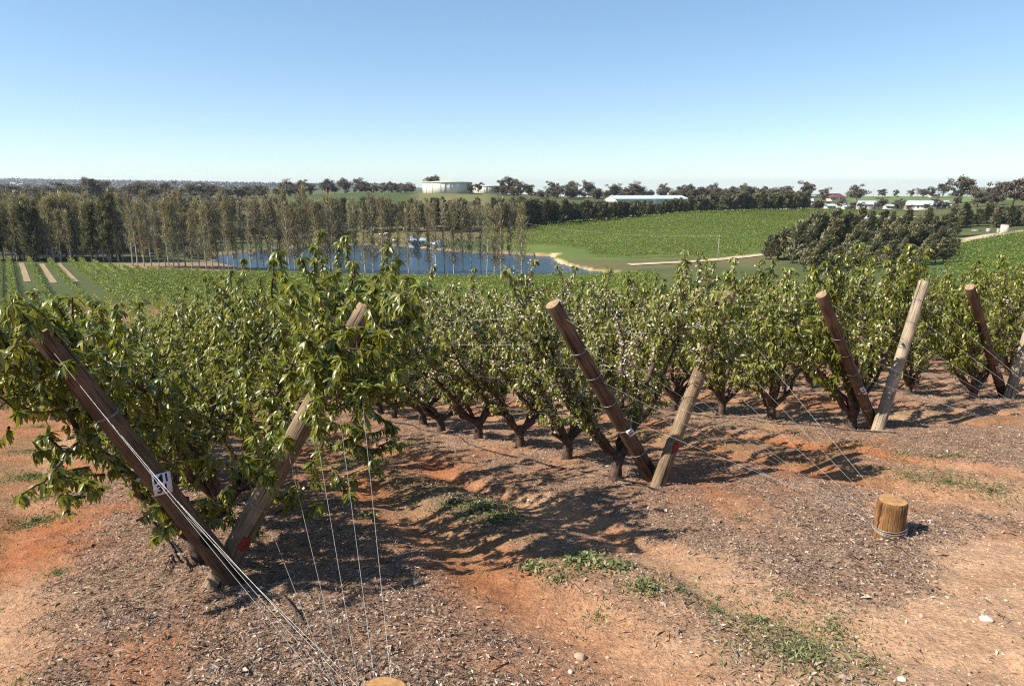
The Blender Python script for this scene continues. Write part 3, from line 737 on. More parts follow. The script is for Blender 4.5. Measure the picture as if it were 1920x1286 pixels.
mkpost(1, 1, 1232, 914, 1368, 548, 0.075, M['post_wood'], 'grey leaning post of the middle V behind the stump, top among leaves', 4, paint=(0.75, -0.5), ties=TIES)
mkpost(2, -1, 1639, 801, 1540, 552, 0.08, M['shaded_post_wood'], 'dark post leaning left beside the pale post on the right', 5, plate=(1.2, 0.12, 0.055, 0.16, None, -0.05), hole=(0.62, -1.1), ties=TIES)
mkpost(2, 1, 1645, 808, 1733, 528, 0.085, M['sunlit_post_wood'], 'pale sunlit post leaning right with a split along its length', 6, ties=TIES)
mkpost(3, -1, 1882, 745, 1818, 538, 0.082, M['shaded_post_wood'], 'dark leaning post near the right edge of the orchard', 7, plate=(1.25, 0.1, 0.06, 0.17, None, -0.05), ties=TIES)
mkpost(3, 1, 1890, 750, 1955, 532, 0.088, M['sunlit_post_wood'], 'pale leaning post cut by the right edge of the view', 8, ties=TIES)
# split along the pale post
# anchor stumps
STUMP = {}
def stump(k, loc, label, seed, h=0.325, r=0.115):
    z0 = Hs(loc[0], loc[1])
    e_ = empty('anchor_stump', (loc[0], loc[1], z0 - 0.12), 0, 1, label, 'stump', 'anchor stumps in front of the rows')
    a, b2 = log_mesh(h + 0.12, r * 1.06, r * 0.98, M['stump_wood'], seed)
    put('log', a, e_); put('cut_end', b2, e_)
    ring = MB(); a_ = np.linspace(0, 2 * math.pi, 25)
    for q_ in range(4):
        ring.tube(np.c_[np.cos(a_) * (r * 1.06 + .004 + .002 * (q_ % 3)), np.sin(a_) * (r * 1.06 + .004 + .002 * (q_ % 3)), 0.19 + 0.014 * q_ + 0.018 * np.sin(a_ + q_ * 0.4)], 0.0025, 5, False)
    ring.put('wire_wrap', M['wire'], e_)
    STUMP[k] = np.array([loc[0], loc[1], z0 + 0.07])
s1 = gpt(1665, 1006)
stump(1, (s1[0], s1[1]), 'orange brown anchor stump wrapped in wire on the mulch', 21)
stump(0, (-0.56, 2.46), 'cut top of an anchor stump at the bottom edge', 22)
off = s1[:2] - (V1 + ROW * E)
for k in (2, 3):
    pc = V1 + ROW * k * E + off
    STUMP[k] = np.array([pc[0], pc[1], Hs(*pc) + 0.05])
# wires
def wire(a, b_, r, label, group, sag=0.0):
    a = np.array(a, float); b_ = np.array(b_, float); s = np.linspace(0, 1, 9)[:, None]
    P = a * (1 - s) + b_ * s; P[:, 2] -= sag * np.sin(s[:, 0] * math.pi)
    c0 = a.copy(); mb = MB().tube(P - c0, r, 5, True)
    return tag(mb.put('trellis_wire', M['wire'], None, True, c0), label, 'wire', group)
WN = {0: 'front left V', 1: 'middle V by the stump', 2: 'right V with pale post', 3: 'V at the right edge'}
for k in range(4):
    for side in (-1, 1):
        ba, to = POSTS[(k, side)]; ax = (to - ba)
        out = np.array([-R[0], -R[1], 0.0])
        hs = (0.30, 0.47, 0.62, 0.76, 0.90) if side > 0 else (0.42, 0.62, 0.80, 0.94)
        for j, s in enumerate(hs):
            pA = np.array(ba + ax * s) + out * 0.085
            ang = 2.4 + j * 0.5 + side
            pB = STUMP[k] + np.array([math.cos(ang) * 0.118, math.sin(ang) * 0.118, 0.012 * j])
            nm = ORD[j] if j else 'lowest'
            wire(pA, pB, 0.0013 if k == 0 else 0.0010, f"{nm if j == 0 else nm + ' lowest'} anchor wire of the {'left' if side < 0 else 'right'} post, {WN[k]}", f'anchor wires of {WN[k]}', 0.01)
        for j, s in enumerate((0.35, 0.58, 0.80, 0.95)):
            pA = np.array(ba + ax * s)
            q_ = np.array([pA[0] + R[0] * (8 if k == 0 else 26), pA[1] + R[1] * (8 if k == 0 else 26)])
            wire(pA, (q_[0], q_[1], pA[2] + Hs(*q_) - Hs(pA[0], pA[1])), 0.0013, f"{('lowest','second lowest','third lowest','topmost')[j]} row wire on the {'left' if side < 0 else 'right'} arm of {WN[k]}", f'row wires of {WN[k]}', 0.02)

# ------------------------------------------------------------------ trees and vines of the valley
def cards(name, C_, D_, L_, W_, mat, seed=0, nrm=None):
    return leaves_mesh(name, C_, D_, L_, W_, mat, False, fold=0.15, curl=0.15, seed=seed, nrm=nrm)
def gen_poplar(seed, h=22.0, nb=46, mat='poplar_leaf', trunk='trunk_pale', full=0.22, rad=0.10, per=17):
    g = np.random.default_rng(seed); mb = MB()
    lean = g.normal(size=2) * 0.02 * h; P = np.array([(lean[0]*s*s + 0.12*math.sin(s*5+seed), lean[1]*s*s, h*s) for s in np.linspace(-0.02, 1, 12)])
    mb.tube(P, np.linspace(0.24, 0.03, 12), 6)
    C_, D_ = [], []
    for i in range(nb):
        s = full + (1 - full) * (i + g.random()) / nb
        p0 = np.array([np.interp(s*h, P[:, 2], P[:, c]) for c in range(3)]); a = g.random() * 6.28
        ln = h * rad * (1.25 - 0.85 * s) * (0.6 + 0.8 * g.random()) * (1.6 if s < 0.9 else 1)
        d = np.array([math.cos(a) * 0.42 + 0.12, math.sin(a) * 0.42, 1.0]); d /= np.linalg.norm(d)
        q_ = p0 + d * ln; mb.tube([p0, (p0 + q_) / 2 + g.normal(size=3) * 0.12, q_], [0.05, 0.035, 0.012], 3, False)
        for _ in range(per):
            t_ = 0.25 + 0.8 * g.random(); C_.append(p0 + d * ln * t_ + g.normal(size=3) * 0.36); D_.append(g.normal(size=3) * 0.42 + d * 1.1)
    C_ = np.array(C_); L_ = g.uniform(0.7, 1.7, len(C_))
    return mb.mesh('trunk', M[trunk], True), cards('crown', C_, np.array(D_), L_, L_ * 0.15, M[mat], seed)
def gen_casuarina(seed, h=14.0, n=1500, rad=0.23, lean=0.25, mat='casuarina_leaf', cone=True):
    g = np.random.default_rng(seed); mb = MB()
    P = np.array([(lean * h * 0.5 * s * s, 0, h * s) for s in np.linspace(-0.03, 0.97, 8)]); mb.tube(P, np.linspace(0.28, 0.03, 8), 6)
    C_, D_, L_ = [], [], []
    nbr = 70; 
    for i in range(nbr):
        s = 0.10 + 0.9 * (i + g.random()) / nbr
        env = (rad * h * (1.05 - s) ** 0.7 * min(1, 0.55 + s * 2.2)) if cone else rad * h * math.sqrt(max(0.02, 1 - (2 * s - 1) ** 2))
        a = g.random() * 6.28; ln = env * (0.65 + 0.55 * g.random())
        p0 = np.array([lean * h * 0.5 * s * s, 0, h * s])
        d = np.array([math.cos(a) + lean, math.sin(a), 0.55]); d /= np.linalg.norm(d)
        mb.tube([p0, p0 + d * ln * 0.9], [0.05, 0.012], 3, False)
        for _ in range(n // nbr):
            t_ = g.random() ** 0.6; C_.append(p0 + d * ln * t_ + g.normal(size=3) * 0.30); D_.append(np.array([lean * 1.5, 0, 0.9]) + d * 0.9 + g.normal(size=3) * 0.35); L_.append(g.uniform(0.8, 1.7))
    C_ = np.array(C_); L_ = np.array(L_)
    return mb.mesh('trunk', M['trunk_dark'], True), cards('crown', C_, np.array(D_), L_, L_ * 0.32, M[mat], seed)
def gen_gum(seed, h=14.0, nl=9, spread=0.38, mat='gum_leaf', base=0.35, per=130, rc=0.15):
    g = np.random.default_rng(seed); mb = MB(); C_, D_ = [], []
    hb = h * base; P0 = np.array([[0, 0, -0.3], [g.normal()*.2, g.normal()*.2, hb*.6], [g.normal()*.4, g.normal()*.3, hb]])
    mb.tube(P0, [h*.024, h*.019, h*.016], 7)
    for i in range(nl):
        a = i / nl * 6.28 + g.random(); rr = spread * h * (0.25 + 0.75 * g.random()); zt = h * (0.36 + 0.54 * g.random()) * (1.0 if rr < spread*h*.6 else 0.9)
        tip = np.array([math.cos(a) * rr, math.sin(a) * rr, zt]); m_ = (P0[-1] + tip) / 2 + np.array([0, 0, -0.03 * h]) + g.normal(size=3) * 0.25
        mb.tube([P0[-1], m_, tip], [h*.012, h*.008, h*.003], 5, False)
        for c in range(g.integers(2, 4)):
            cc = tip + g.normal(size=3) * np.array([rc, rc, rc * 0.9]) * h * 0.8; r_ = h * rc * (0.6 + 0.6 * g.random())
            k = int(per * (0.6 + 0.6 * g.random())); v = unit(g.normal(size=(k, 3))); v[:, 2] = v[:, 2] * 0.6 + 0.2
            C_.append(cc + v * r_ * (0.55 + 0.5 * g.random((k, 1)))); D_.append(g.normal(size=(k, 3)) * 0.8 + np.array([0, 0, -0.35]))
    C_ = np.concatenate(C_); L_ = g.uniform(0.5, 1.15, len(C_)) * h / 14
    return mb.mesh('trunk', M['trunk_gum'], True), cards('crown', C_, np.concatenate(D_), L_, L_ * 0.5, M[mat], seed)
poplars = [gen_poplar(200 + i, (22, 20, 24, 21, 23)[i], 54, full=0.08 + 0.05 * i, per=(13, 9, 15, 7, 11)[i], rad=(.085, .065, .075, .095, .07)[i]) for i in range(5)]
groves = [gen_poplar(210 + i, 20, 60, 'grove_leaf', 'trunk_pale', 0.06, 0.14, 14) for i in range(4)]
casu = [gen_casuarina(220 + i) for i in range(5)]
casu_lean = [gen_casuarina(230 + i, 14, 2000, 0.24, 0.42) for i in range(4)]
gums = [gen_gum(240 + i, 14, 14, 0.30, base=0.26, rc=0.16) for i in range(5)]
rounds = [gen_gum(250 + i, 14, 12, 0.26, 'gum_leaf', 0.12, 150, 0.16) for i in range(3)]
tallgum = [gen_gum(260 + i, 18, 17, 0.30, 'gum_leaf', 0.32, 110, 0.11) for i in range(3)]
def vtree(src, h0, u, Y, h, name, label, cat, group, rz=None, base=None, wide=1.0):
    X = (u - 960) / FPX * Y; s = h / h0
    e_ = empty(name, (X, Y, Hs(X, Y) - 0.1), random.random() * 6.28 if rz is None else rz, (s * wide, s * wide, s), label, cat, group)
    put('trunk', src[0], e_); put('crown', src[1], e_)
def topY(v, Y, u):
    X = (u - 960) / FPX * Y; return max(3.0, ratio(v) * Y - Hs(X, Y))

# poplars along the near lake shore
u = 250.0
while u < 985:
    Y = 226 - 12 * (u - 250) / 735 + rng.normal() * 1.6
    pal = 'slender pale trunked poplar with thin foliage ' + ('on the lake shore left of the water' if u < 430 else 'standing before the lake behind the front tree' if u < 770 else 'standing before the open lake water')
    src = poplars[rng.integers(5)] if rng.random() < 0.86 else groves[rng.integers(4)]
    vtree(src, 22 if src in poplars else 20, u, Y, topY(366 + 26 * rng.random() + max(0, (u - 700) * 0.05), Y, u), 'poplar_tree', pal, 'poplar', 'poplars along the near lake shore')
    u += 6.5 + 8 * rng.random() if u < 640 else 11 + 12 * rng.random()
# left grove
for i in range(170):
    u = rng.uniform(-40, 236); Y = rng.uniform(243, 315) if i < 120 else rng.uniform(240, 247)
    src = groves[rng.integers(4)] if rng.random() < 0.86 else casu[rng.integers(5)]
    vtree(src, 20 if src in groves else 14, u, Y, topY(rng.uniform(366, 402), Y, u), 'grove_tree', 'slim olive tree packed in the dense grove at the left', 'tree', 'trees of the left grove')
# belt beyond the lake
for i in range(230):
    u = rng.uniform(235, 1010) if i < 140 else rng.uniform(560, 1000); Y = rng.uniform(375, 440) - (70 * rng.random() if u < 410 else 0)
    src = groves[rng.integers(4)] if rng.random() < 0.55 else casu[rng.integers(5)]
    vtree(src, 20 if src in groves else 14, u, Y, topY(rng.uniform(372, 394), Y, u), 'belt_tree', 'brownish green tree in the belt beyond the lake', 'tree', 'trees of the belt beyond the lake', wide=1.2)
for i in range(110):
    u = rng.uniform(245, 660); Y = rng.uniform(338, 385) if u > 400 else rng.uniform(248, 350)
    vtree(rounds[rng.integers(3)], 13.6, u, Y, rng.uniform(2.5, 6.5), 'bank_shrub', 'brownish shrub on the lake bank under the belt of trees', 'shrub', 'shrubs on the lake bank', wide=1.3)
# windbreak along the top of the field
for i in range(120):
    s = (i + rng.random() * 0.8) / 120; u = 965 + 535 * s; Y = np.interp(u, [960, 1100, 1300, 1500], [392, 412, 440, 487]) + (i % 2) * 9 + rng.normal() * 2
    tv = np.interp(u, [960, 1100, 1230, 1300, 1500], [378, 380, 381, 370, 362]) + rng.uniform(-5, 5)
    vtree(casu[rng.integers(5)], 14, u, Y, topY(tv, Y, u), 'windbreak_tree', 'dark feathery tree in the windbreak above the vineyard field', 'tree', 'windbreak trees above the vineyard field', rng.normal() * 0.6, wide=1.35)
# wind-bent casuarinas on the right
for i in range(58):
    if i < 26: u = 1560 + 225 * (i + rng.random()) / 26; Y = rng.uniform(222, 236); tv = rng.uniform(425, 450)
    elif i < 46: u = 1540 + 250 * (i - 26 + rng.random()) / 20; Y = rng.uniform(262, 288); tv = rng.uniform(392, 412)
    else: u = 1425 + 130 * (i - 46 + rng.random()) / 12; Y = rng.uniform(228, 246); tv = np.interp(u, [1425, 1470, 1500, 1520, 1560], [442, 430, 405, 398, 430]) + rng.uniform(-4, 6)
    vtree(casu_lean[rng.integers(4)] if u > 1540 else casu[rng.integers(5)], 14, u, Y, topY(tv, Y, u), 'casuarina_tree', 'wind bent grey green casuarina ' + ('in the front of the right thicket' if i < 26 else 'at the back of the right thicket' if i < 46 else 'at the left end of the right thicket'), 'casuarina', 'casuarinas of the right thicket', rng.normal() * 0.15, wide=1.3)
for i in range(22):
    u = 1500 + 270 * (i + rng.random()) / 22; Y = rng.uniform(188, 214)
    vtree(casu_lean[rng.integers(4)], 14, u, Y, topY(rng.uniform(446, 470), Y, u), 'casuarina_tree', 'wind bent grey green casuarina low in the right thicket behind the orchard', 'casuarina', 'casuarinas of the right thicket', rng.normal() * 0.15, wide=1.3)
vtree(casu_lean[0], 14, 1778, 214, topY(452, 214, 1778), 'casuarina_tree', 'lone wind bent casuarina beside the dirt road above the orchard', 'casuarina', None, 0.05)
for i in range(44):
    u = rng.uniform(1765, 1960); Y = rng.uniform(318, 356)
    vtree(casu[rng.integers(5)], 14, u, Y, topY(rng.uniform(383, 400), Y, u), 'roadside_tree', 'olive green tree behind the dirt road at the right', 'tree', 'trees behind the dirt road', wide=1.3)
# skyline trees: u, top v, Y, kind, label
SKY = [(30,352,900,'g','low spreading gum by the far left green field'),(85,350,620,'r','dark gum rising above the left grove'),(142,347,600,'r','broad brown gum left of the white roofed house'),(192,335,640,'t','tall spreading gum beside the white roofed house'),(262,345,640,'r','dark rounded gum right of the white roofed house'),(290,346,650,'r','second dark rounded gum right of the white roofed house'),(330,342,660,'g','tall dark gum on the left skyline'),(372,345,670,'g','dark gum pair member on the left skyline'),(392,346,680,'r','small rounded gum on the left skyline'),(430,352,680,'g','low gum on the left skyline ridge'),
 (552,342,700,'g','left gum of the skyline clump above the brown field'),(580,338,705,'g','gum in the skyline clump above the brown field'),(622,337,710,'g','wide gum in the skyline clump above the brown field'),(655,337,715,'g','tall gum in the skyline clump above the brown field'),(682,336,720,'g','right gum of the skyline clump above the brown field'),(712,345,720,'r','small rounded gum left of the round tanks'),(742,341,720,'g','gum standing left of the round tanks'),(772,346,730,'g','gum just left of the round tanks'),(818,331,760,'t','spreading gum rising behind the big round tank'),
 (884,345,640,'r','small round tree in front of the big tank'),(898,345,655,'r','small round tree between the two tanks'),(934,346,650,'r','small round tree right of the tanks'),(945,336,690,'r','dark upright tree right of the tanks'),(962,336,690,'r','second dark upright tree right of the tanks'),(975,341,680,'g','brown gum right of the tanks'),(990,347,660,'r','bushy tree beside the brown gum'),(1035,341,690,'g','brown gum left on the middle skyline'),(1068,341,690,'g','broad purple brown gum on the middle skyline'),(1100,342,695,'g','broad gum right on the middle skyline'),(1150,347,690,'g','gum above the long shed roof'),(1185,346,690,'g','bushy gum above the long shed roof'),(1238,345,690,'g','tall gum above the right end of the shed'),(1268,350,680,'r','rounded gum behind the windbreak'),(1283,348,690,'g','thin gum behind the windbreak'),(1325,346,680,'r','domed reddish gum behind the windbreak'),(1385,349,690,'g','wide gum behind the windbreak'),(1420,350,690,'g','low wide gum behind the windbreak'),(1466,350,680,'t','slim gum at the right end of the windbreak'),
 (1500,345,620,'r','dark rounded tree left of the red roofed house'),(1482,356,620,'r','small rounded tree beside the dark rounded tree'),(1530,354,640,'r','bushy tree next to the red roofed house'),(1592,347,600,'g','big gum with a bare trunk among the farmhouses'),(1638,355,700,'t','small open gum alone on the ridge'),(1662,357,720,'r','small upright tree alone on the ridge'),(1690,357,700,'r','left tree of the dark ridge clump'),(1712,351,700,'r','middle tree of the dark ridge clump'),(1728,352,705,'r','right tree of the dark ridge clump'),(1748,345,690,'r','tall dense tree ending the dark ridge clump'),(1783,333,560,'t','tall open crowned gum on the right skyline'),(1815,352,480,'g','purple brown gum above the roadside trees'),(1838,346,480,'t','gum with a flat top above the roadside trees'),(1880,337,440,'t','tall spreading gum near the right edge'),(1915,341,430,'g','broad gum at the right edge'),(1850,356,450,'g','low purple gum above the roadside trees'),(1720,398,330,'r','dark bush above the back of the thicket')]
for j, (u, v, Y, kd, lab) in enumerate(SKY):
    src, h0 = {'g': (gums[j % 5], 13.2), 'r': (rounds[j % 3], 13.6), 't': (tallgum[j % 3], 16.9)}[kd]
    vtree(src, h0, u, Y, topY(v, Y, u), 'gum_tree', lab, 'gum tree', None, wide=1.25 if kd == 't' else 1.1)
for i in range(270):
    if i < 110: u = rng.uniform(-30, 780); Y = rng.uniform(640, 760); tv = rng.uniform(347, 358) if u < 540 else rng.uniform(344, 354)
    else: u = rng.uniform(940, 1480); Y = rng.uniform(600, 690); tv = rng.uniform(349, 366)
    if 790 < u < 930: continue
    vtree((gums + rounds)[rng.integers(8)], 13.4, u, Y, min(16, topY(tv, Y, u)), 'ridge_tree', 'dull green gum filling the ' + ('left' if i < 110 else 'middle') + ' skyline ridge', 'gum tree', 'gums filling the skyline ridge', wide=1.25)
for i in range(60):
    u = rng.uniform(-30, 470); Y = rng.uniform(440, 560)
    if 170 < u < 320 and Y < 500: Y = 600
    vtree((gums + rounds)[rng.integers(8)], 13.4, u, Y, topY(rng.uniform(364, 380), Y, u), 'valley_tree', 'dull brown green tree behind the left grove', 'gum tree', 'trees behind the left grove', wide=1.3)
for i in range(26):
    u = rng.uniform(1440, 1790); Y = rng.uniform(494, 545)
    vtree(rounds[rng.integers(3)], 13.6, u, Y, rng.uniform(4, 7), 'garden_tree', 'small bushy tree among the farm sheds', 'tree', 'small trees among the farm sheds')

# vineyards
def vine_row(p0, p1, label, group, hgt=1.9, dens=5.0, size=0.75, seed=0):
    p0 = np.array(p0, float); p1 = np.array(p1, float); ln = np.linalg.norm(p1 - p0); n_ = int(ln * dens)
    if n_ < 8: return
    g = np.random.default_rng(seed); d = (p1 - p0) / ln; pr = np.array([-d[1], d[0]])
    s = g.random(n_) * ln; q_ = p0 + d * s[:, None] + pr * (g.normal(size=n_) * 0.28)[:, None]
    zz = H(q_[:, 0], q_[:, 1]); hh = hgt * (0.35 + 0.65 * g.random(n_) ** 0.7) * (0.85 + 0.3 * vnoise(s, s * 0, 2.2, seed))
    B0 = np.array([p0[0], p0[1], Hs(*p0)])
    C_ = np.c_[q_, zz + hh] - B0
    L_ = g.uniform(0.7, 1.3, n_) * size
    sc_ = np.arange(0, ln + 1, 4.0); qc = p0 + d * sc_[:, None]
    cord = MB().tube(np.c_[qc, H(qc[:, 0], qc[:, 1]) + hgt * 0.62] - B0, 0.05, 3, False)
    o = put('vine_row', cards('vine_row', C_, g.normal(size=(n_, 3)) * np.array([1, 1, 0.6]) + np.array([0.3, 0, 0.1]), L_, L_ * 0.55, M['vine_leaf'], seed), None, B0)
    cv = np.concatenate(cord.V); 
    o.data = merge(o.data, cv, np.array(cord.F[4]))
    tag(o, label, 'vine row', group)
def merge(me, V2, F4):
    n_ = len(me.vertices); V = np.empty(n_ * 3, 'f4'); me.vertices.foreach_get('co', V); V = V.reshape(-1, 3)
    T = np.empty(len(me.loops), 'i4'); me.loops.foreach_get('vertex_index', T); r = np.empty(n_, 'f4'); me.attributes['rnd'].data.foreach_get('value', r)
    return mesh_np('vine_row', np.concatenate([V, V2]), [T.reshape(-1, 3), F4 + n_], M['vine_leaf'], True, {'rnd': np.r_[r, np.zeros(len(V2))]})
def clip_line(org, d, inside, smax, step=3.0):
    best = None; cur = None
    for s in np.arange(-smax, smax, step):
        p_ = org + d * s
        if inside(p_[0], p_[1]):
            cur = (cur[0], s) if cur else (s, s)
            if best is None or cur[1] - cur[0] > best[1] - best[0]: best = cur
        else: cur = None
    return None if best is None or best[1] - best[0] < 8 else (org + d * best[0], org + d * best[1])
TRK = [(43, 215), (84, 212), (118, 215)]
d1 = unit(np.array([-0.6, 0.8])); n1_ = np.array([0.8, 0.6]); c0 = np.array([-120.0, 180.0])
def in_left(x_, y_):
    u_ = 960 + FPX * x_ / y_
    return -260 < u_ < 1240 and y_ > 132 and y_ < np.interp(u_, [-60, 150, 215, 480, 700, 960, 1150, 1240], [243, 240, 214, 205, 200, 200, 203, 205]) 
for i, o in enumerate(np.arange(-120, 190, 2.9)):
    if any(abs(o - n1_.dot(np.array([(u_ - 960) / FPX * Y_, Y_]) - c0)) < 1.0 for u_, Y_ in TRK): continue
    r_ = clip_line(c0 + n1_ * o, d1, in_left, 260)
    if r_: vine_row(r_[0], r_[1], 'green grapevine row on the slope between the orchard and the lake', 'vine rows between the orchard and the lake', 2.0, 20.0, 0.5, 700 + i)
for (u_, Y_), lab in zip(TRK, ('leftmost tan track between the left vine rows', 'middle tan track between the left vine rows', 'right tan track between the left vine rows')):
    pc = np.array([(u_ - 960) / FPX * Y_, Y_]); pa, pb = pc - d1 * 45, pc + d1 * 27
    strip('vineyard_track', [(960 + FPX * q_[0] / q_[1], q_[1]) for q_ in (pa, pc, pb)], 1.5, lab, 0.12, 'track_soil')
d2 = unit(np.array([0.93, -0.36])); n2_ = np.array([0.36, 0.93])
def in_right(x_, y_):
    u_ = 960 + FPX * x_ / y_
    return 900 < u_ < 1640 and y_ > np.interp(u_, [900, 1000, 1095, 1100, 1400, 1420, 1640], [330, 310, 285, 258, 250, 262, 300]) and y_ < np.interp(u_, [900, 1100, 1300, 1500, 1640], [384, 404, 432, 478, 480])
for i, o in enumerate(np.arange(-130, 160, 3.4)):
    r_ = clip_line(np.array([110.0, 350.0]) + n2_ * o, d2, in_right, 320)
    if r_: vine_row(r_[0], r_[1], 'bright green grapevine row in the broad field beyond the lake', 'vine rows in the field beyond the lake', 2.0, 9.0, 0.62, 800 + i)
def in_near(x_, y_):
    u_ = 960 + FPX * x_ / y_
    return 1770 < u_ < 2050 and y_ > 150 and y_ < np.interp(u_, [1690, 1760, 1860, 1925, 2100], [225, 246, 276, 292, 330])
for i, o in enumerate(np.arange(-110, 120, 3.4)):
    r_ = clip_line(np.array([150.0, 220.0]) + n2_ * o, d2, in_near, 200)
    if r_: vine_row(r_[0], r_[1], 'green grapevine row in the field below the dirt road', 'vine rows below the dirt road', 1.9, 9.0, 0.55, 900 + i)

# far woodland on the hills
B_, D_, L_ = [], [], []
for i in range(5200):
    Y = rng.uniform(2300, 5600); u = rng.uniform(-150, 760); X = (u - 960) / FPX * Y
    B_.append((X, Y)); 
B_ = np.array(B_); keep = fbm(B_[:, 0], B_[:, 1] * 0.35, 320, 90) > 0.45; B_ = B_[keep]
rep = 7; B_ = np.repeat(B_, rep, 0) + rng.normal(size=(len(B_) * rep, 2)) * np.array([9, 6])
hz = H(B_[:, 0], B_[:, 1]) + (fbm(B_[:, 0], B_[:, 1], 900, 40) - 0.5) * 26 * (B_[:, 1] > 2200)
L_ = rng.uniform(7, 15, len(B_))
tag(put('far_woodland', cards('far_woodland', np.c_[B_, hz + rng.uniform(2, 14, len(B_))], rng.normal(size=(len(B_), 3)), L_, L_ * 0.7, M['gum_leaf'], 3)), 'wooded hills far away on the left horizon', 'woodland', kind='stuff')

# ------------------------------------------------------------------ buildings
def house(name, label, cat, u, Y, w, d, h, rh, rz, wall, roof, group=None, hip=0.0, nwin=2, over=0.5, door=True, zoff=0):
    X = (u - 960) / FPX * Y
    e_ = empty(name, (X, Y, Hs(X, Y) - 0.1 + zoff), rz, 1, label, cat, group)
    b_ = MB(); x_, y_ = w / 2, d / 2
    b_.add([(-x_,-y_,-1),(x_,-y_,-1),(x_,y_,-1),(-x_,y_,-1),(-x_,-y_,h),(x_,-y_,h),(x_,y_,h),(-x_,y_,h),(-x_*(1-hip*1.02),0,h+rh-.06),(x_*(1-hip*1.02),0,h+rh-.06)],
           [(0,1,5,4),(2,3,7,6),(1,2,6,9,5),(3,0,4,8,7)])
    b_.put('wall', M[wall], e_)
    r_ = MB(); X2, Y2 = x_ + over, y_ + over; k = rh / y_; ze = h - over * k; t_ = 0.12
    xr = X2 * (1 - hip)
    for dz, flip in ((t_, False), (0.0, True)):
        V = [(-X2,-Y2,ze+dz),(X2,-Y2,ze+dz),(X2,Y2,ze+dz),(-X2,Y2,ze+dz),(-xr,0,h+rh+dz),(xr,0,h+rh+dz)]
        Fc = [(0,1,5,4),(2,3,4,5)] + ([(1,2,5),(3,0,4)] if hip else [])
        r_.add(V, [f[::-1] for f in Fc] if flip else Fc)
    if not hip:
        pass
    r_.put('roof', M[roof], e_)
    for i in range(nwin):
        wx = (-0.5 + (i + 0.7) / (nwin + 0.4)) * w
        f_ = MB().box((wx, -y_ - 0.03, h * 0.58), (min(1.6, w * 0.16), 0.12, h * 0.34)).put('window', M['white_wall'], e_)
        MB().box((wx, -y_ - 0.07, h * 0.58), (min(1.3, w * 0.13), 0.10, h * 0.28)).put('pane', M['window_glass'], f_)
    if door: MB().box((w * 0.42, -y_ - 0.04, h * 0.40), (min(1.1, w * 0.12), 0.14, h * 0.8)).put('door', M['grey_roof'], e_)
    return e_
def tank(label, u, Y, r, h, wall, roof, ladder=True, name='water_tank', ribs=18, rh=None, group=None, slope=0.06):
    X = (u - 960) / FPX * Y
    e_ = empty(name, (X, Y, Hs(X, Y) - 0.2), 0, 1, label, 'tank', group)
    MB().lathe([(r, -3), (r, h * 0.5), (r, h)], 48).put('wall', M[wall], e_, True)
    MB().lathe([(r * 1.02, h), (r * 1.02, h + h * 0.05), (r * 0.3, h + h * 0.05 + r * slope), (0.02, h + h * 0.05 + r * slope * 1.2)], 48).put('roof', M[roof], e_)
    rb = MB()
    for i in range(ribs):
        a = i / ribs * 6.28; rb.box((math.cos(a) * r * 1.004, math.sin(a) * r * 1.004, h / 2 - 0.02), (0.3 * r / 20, 0.3 * r / 20, h), Matrix.Rotation(a, 3, 'Z'))
    rb.put('rib', M[wall], e_)
    if ladder: MB().box((0, -r - 0.2, h / 2), (0.6, 0.2, h)).put('ladder', M['grey_roof'], e_)
tank('huge cream round water tank on the hill, its left side sunlit', 842, 665, 24, 9.6, 'tank_wall', 'tank_roof', name='round_reservoir')
tank('smaller round tank half hidden right of the huge cream tank', 914, 715, 13, 7.5, 'tank_wall', 'tank_roof', name='round_reservoir')
house('storage_shed', 'long low shed with a pale green metal roof behind the windbreak', 'shed', 1205, 520, 56, 30, 5.4, 2.2, math.radians(8), 'white_wall', 'shed_roof', nwin=5)
house('farmhouse', 'white house with a shining pale roof on the left behind the grove', 'house', 208, 560, 12, 9, 3.4, 2.4, 0.3, 'white_wall', 'steel_roof', hip=0.3)
house('farmhouse', 'house with a dark red roof on the ridge', 'house', 1550, 640, 16, 11, 3.6, 3.0, 0.15, 'cream_wall', 'red_roof', hip=0.35)
house('farmhouse', 'low white house with a grey roof at the left of the farm group', 'house', 1463, 512, 13, 9, 3.4, 2.2, 0.2, 'white_wall', 'grey_roof', hip=0.25)
house('farm_shed', 'tall pale roofed shed behind the grey roofed white house', 'shed', 1497, 535, 11, 10, 5, 2.2, -0.25, 'white_wall', 'steel_roof')
house('farm_shed', 'small open white shed beside the bushy tree', 'shed', 1543, 520, 7, 5, 2.6, 1.2, 0.1, 'white_wall', 'steel_roof', nwin=1)
house('farm_shed', 'small white shed left of the big gum trunk', 'shed', 1564, 535, 5, 5, 3.0, 1.5, 0.3, 'white_wall', 'steel_roof', nwin=1)
house('farm_shed', 'low white shed beneath the big gum', 'shed', 1578, 512, 9, 5, 2.2, 1.0, 0.05, 'white_wall', 'steel_roof', nwin=1)
house('farm_shed', 'pale blue white shed right of the big gum trunk', 'shed', 1613, 515, 14, 9, 4.0, 2.4, -0.1, 'white_wall', 'steel_roof')
house('farm_shed', 'low flat white shed between the blue white shed and the long barn', 'shed', 1655, 520, 9, 6, 2.6, 1.0, 0.0, 'white_wall', 'steel_roof', nwin=1)
house('barn', 'long barn with a pale green roof at the right end of the farm', 'barn', 1722, 510, 28, 12, 3.4, 3.0, -0.18, 'white_wall', 'shed_roof', nwin=3)
house('farm_shed', 'white roofed shed peeking over the right thicket', 'shed', 1628, 372, 16, 8, 3.0, 1.2, 0.1, 'white_wall', 'steel_roof', nwin=2)
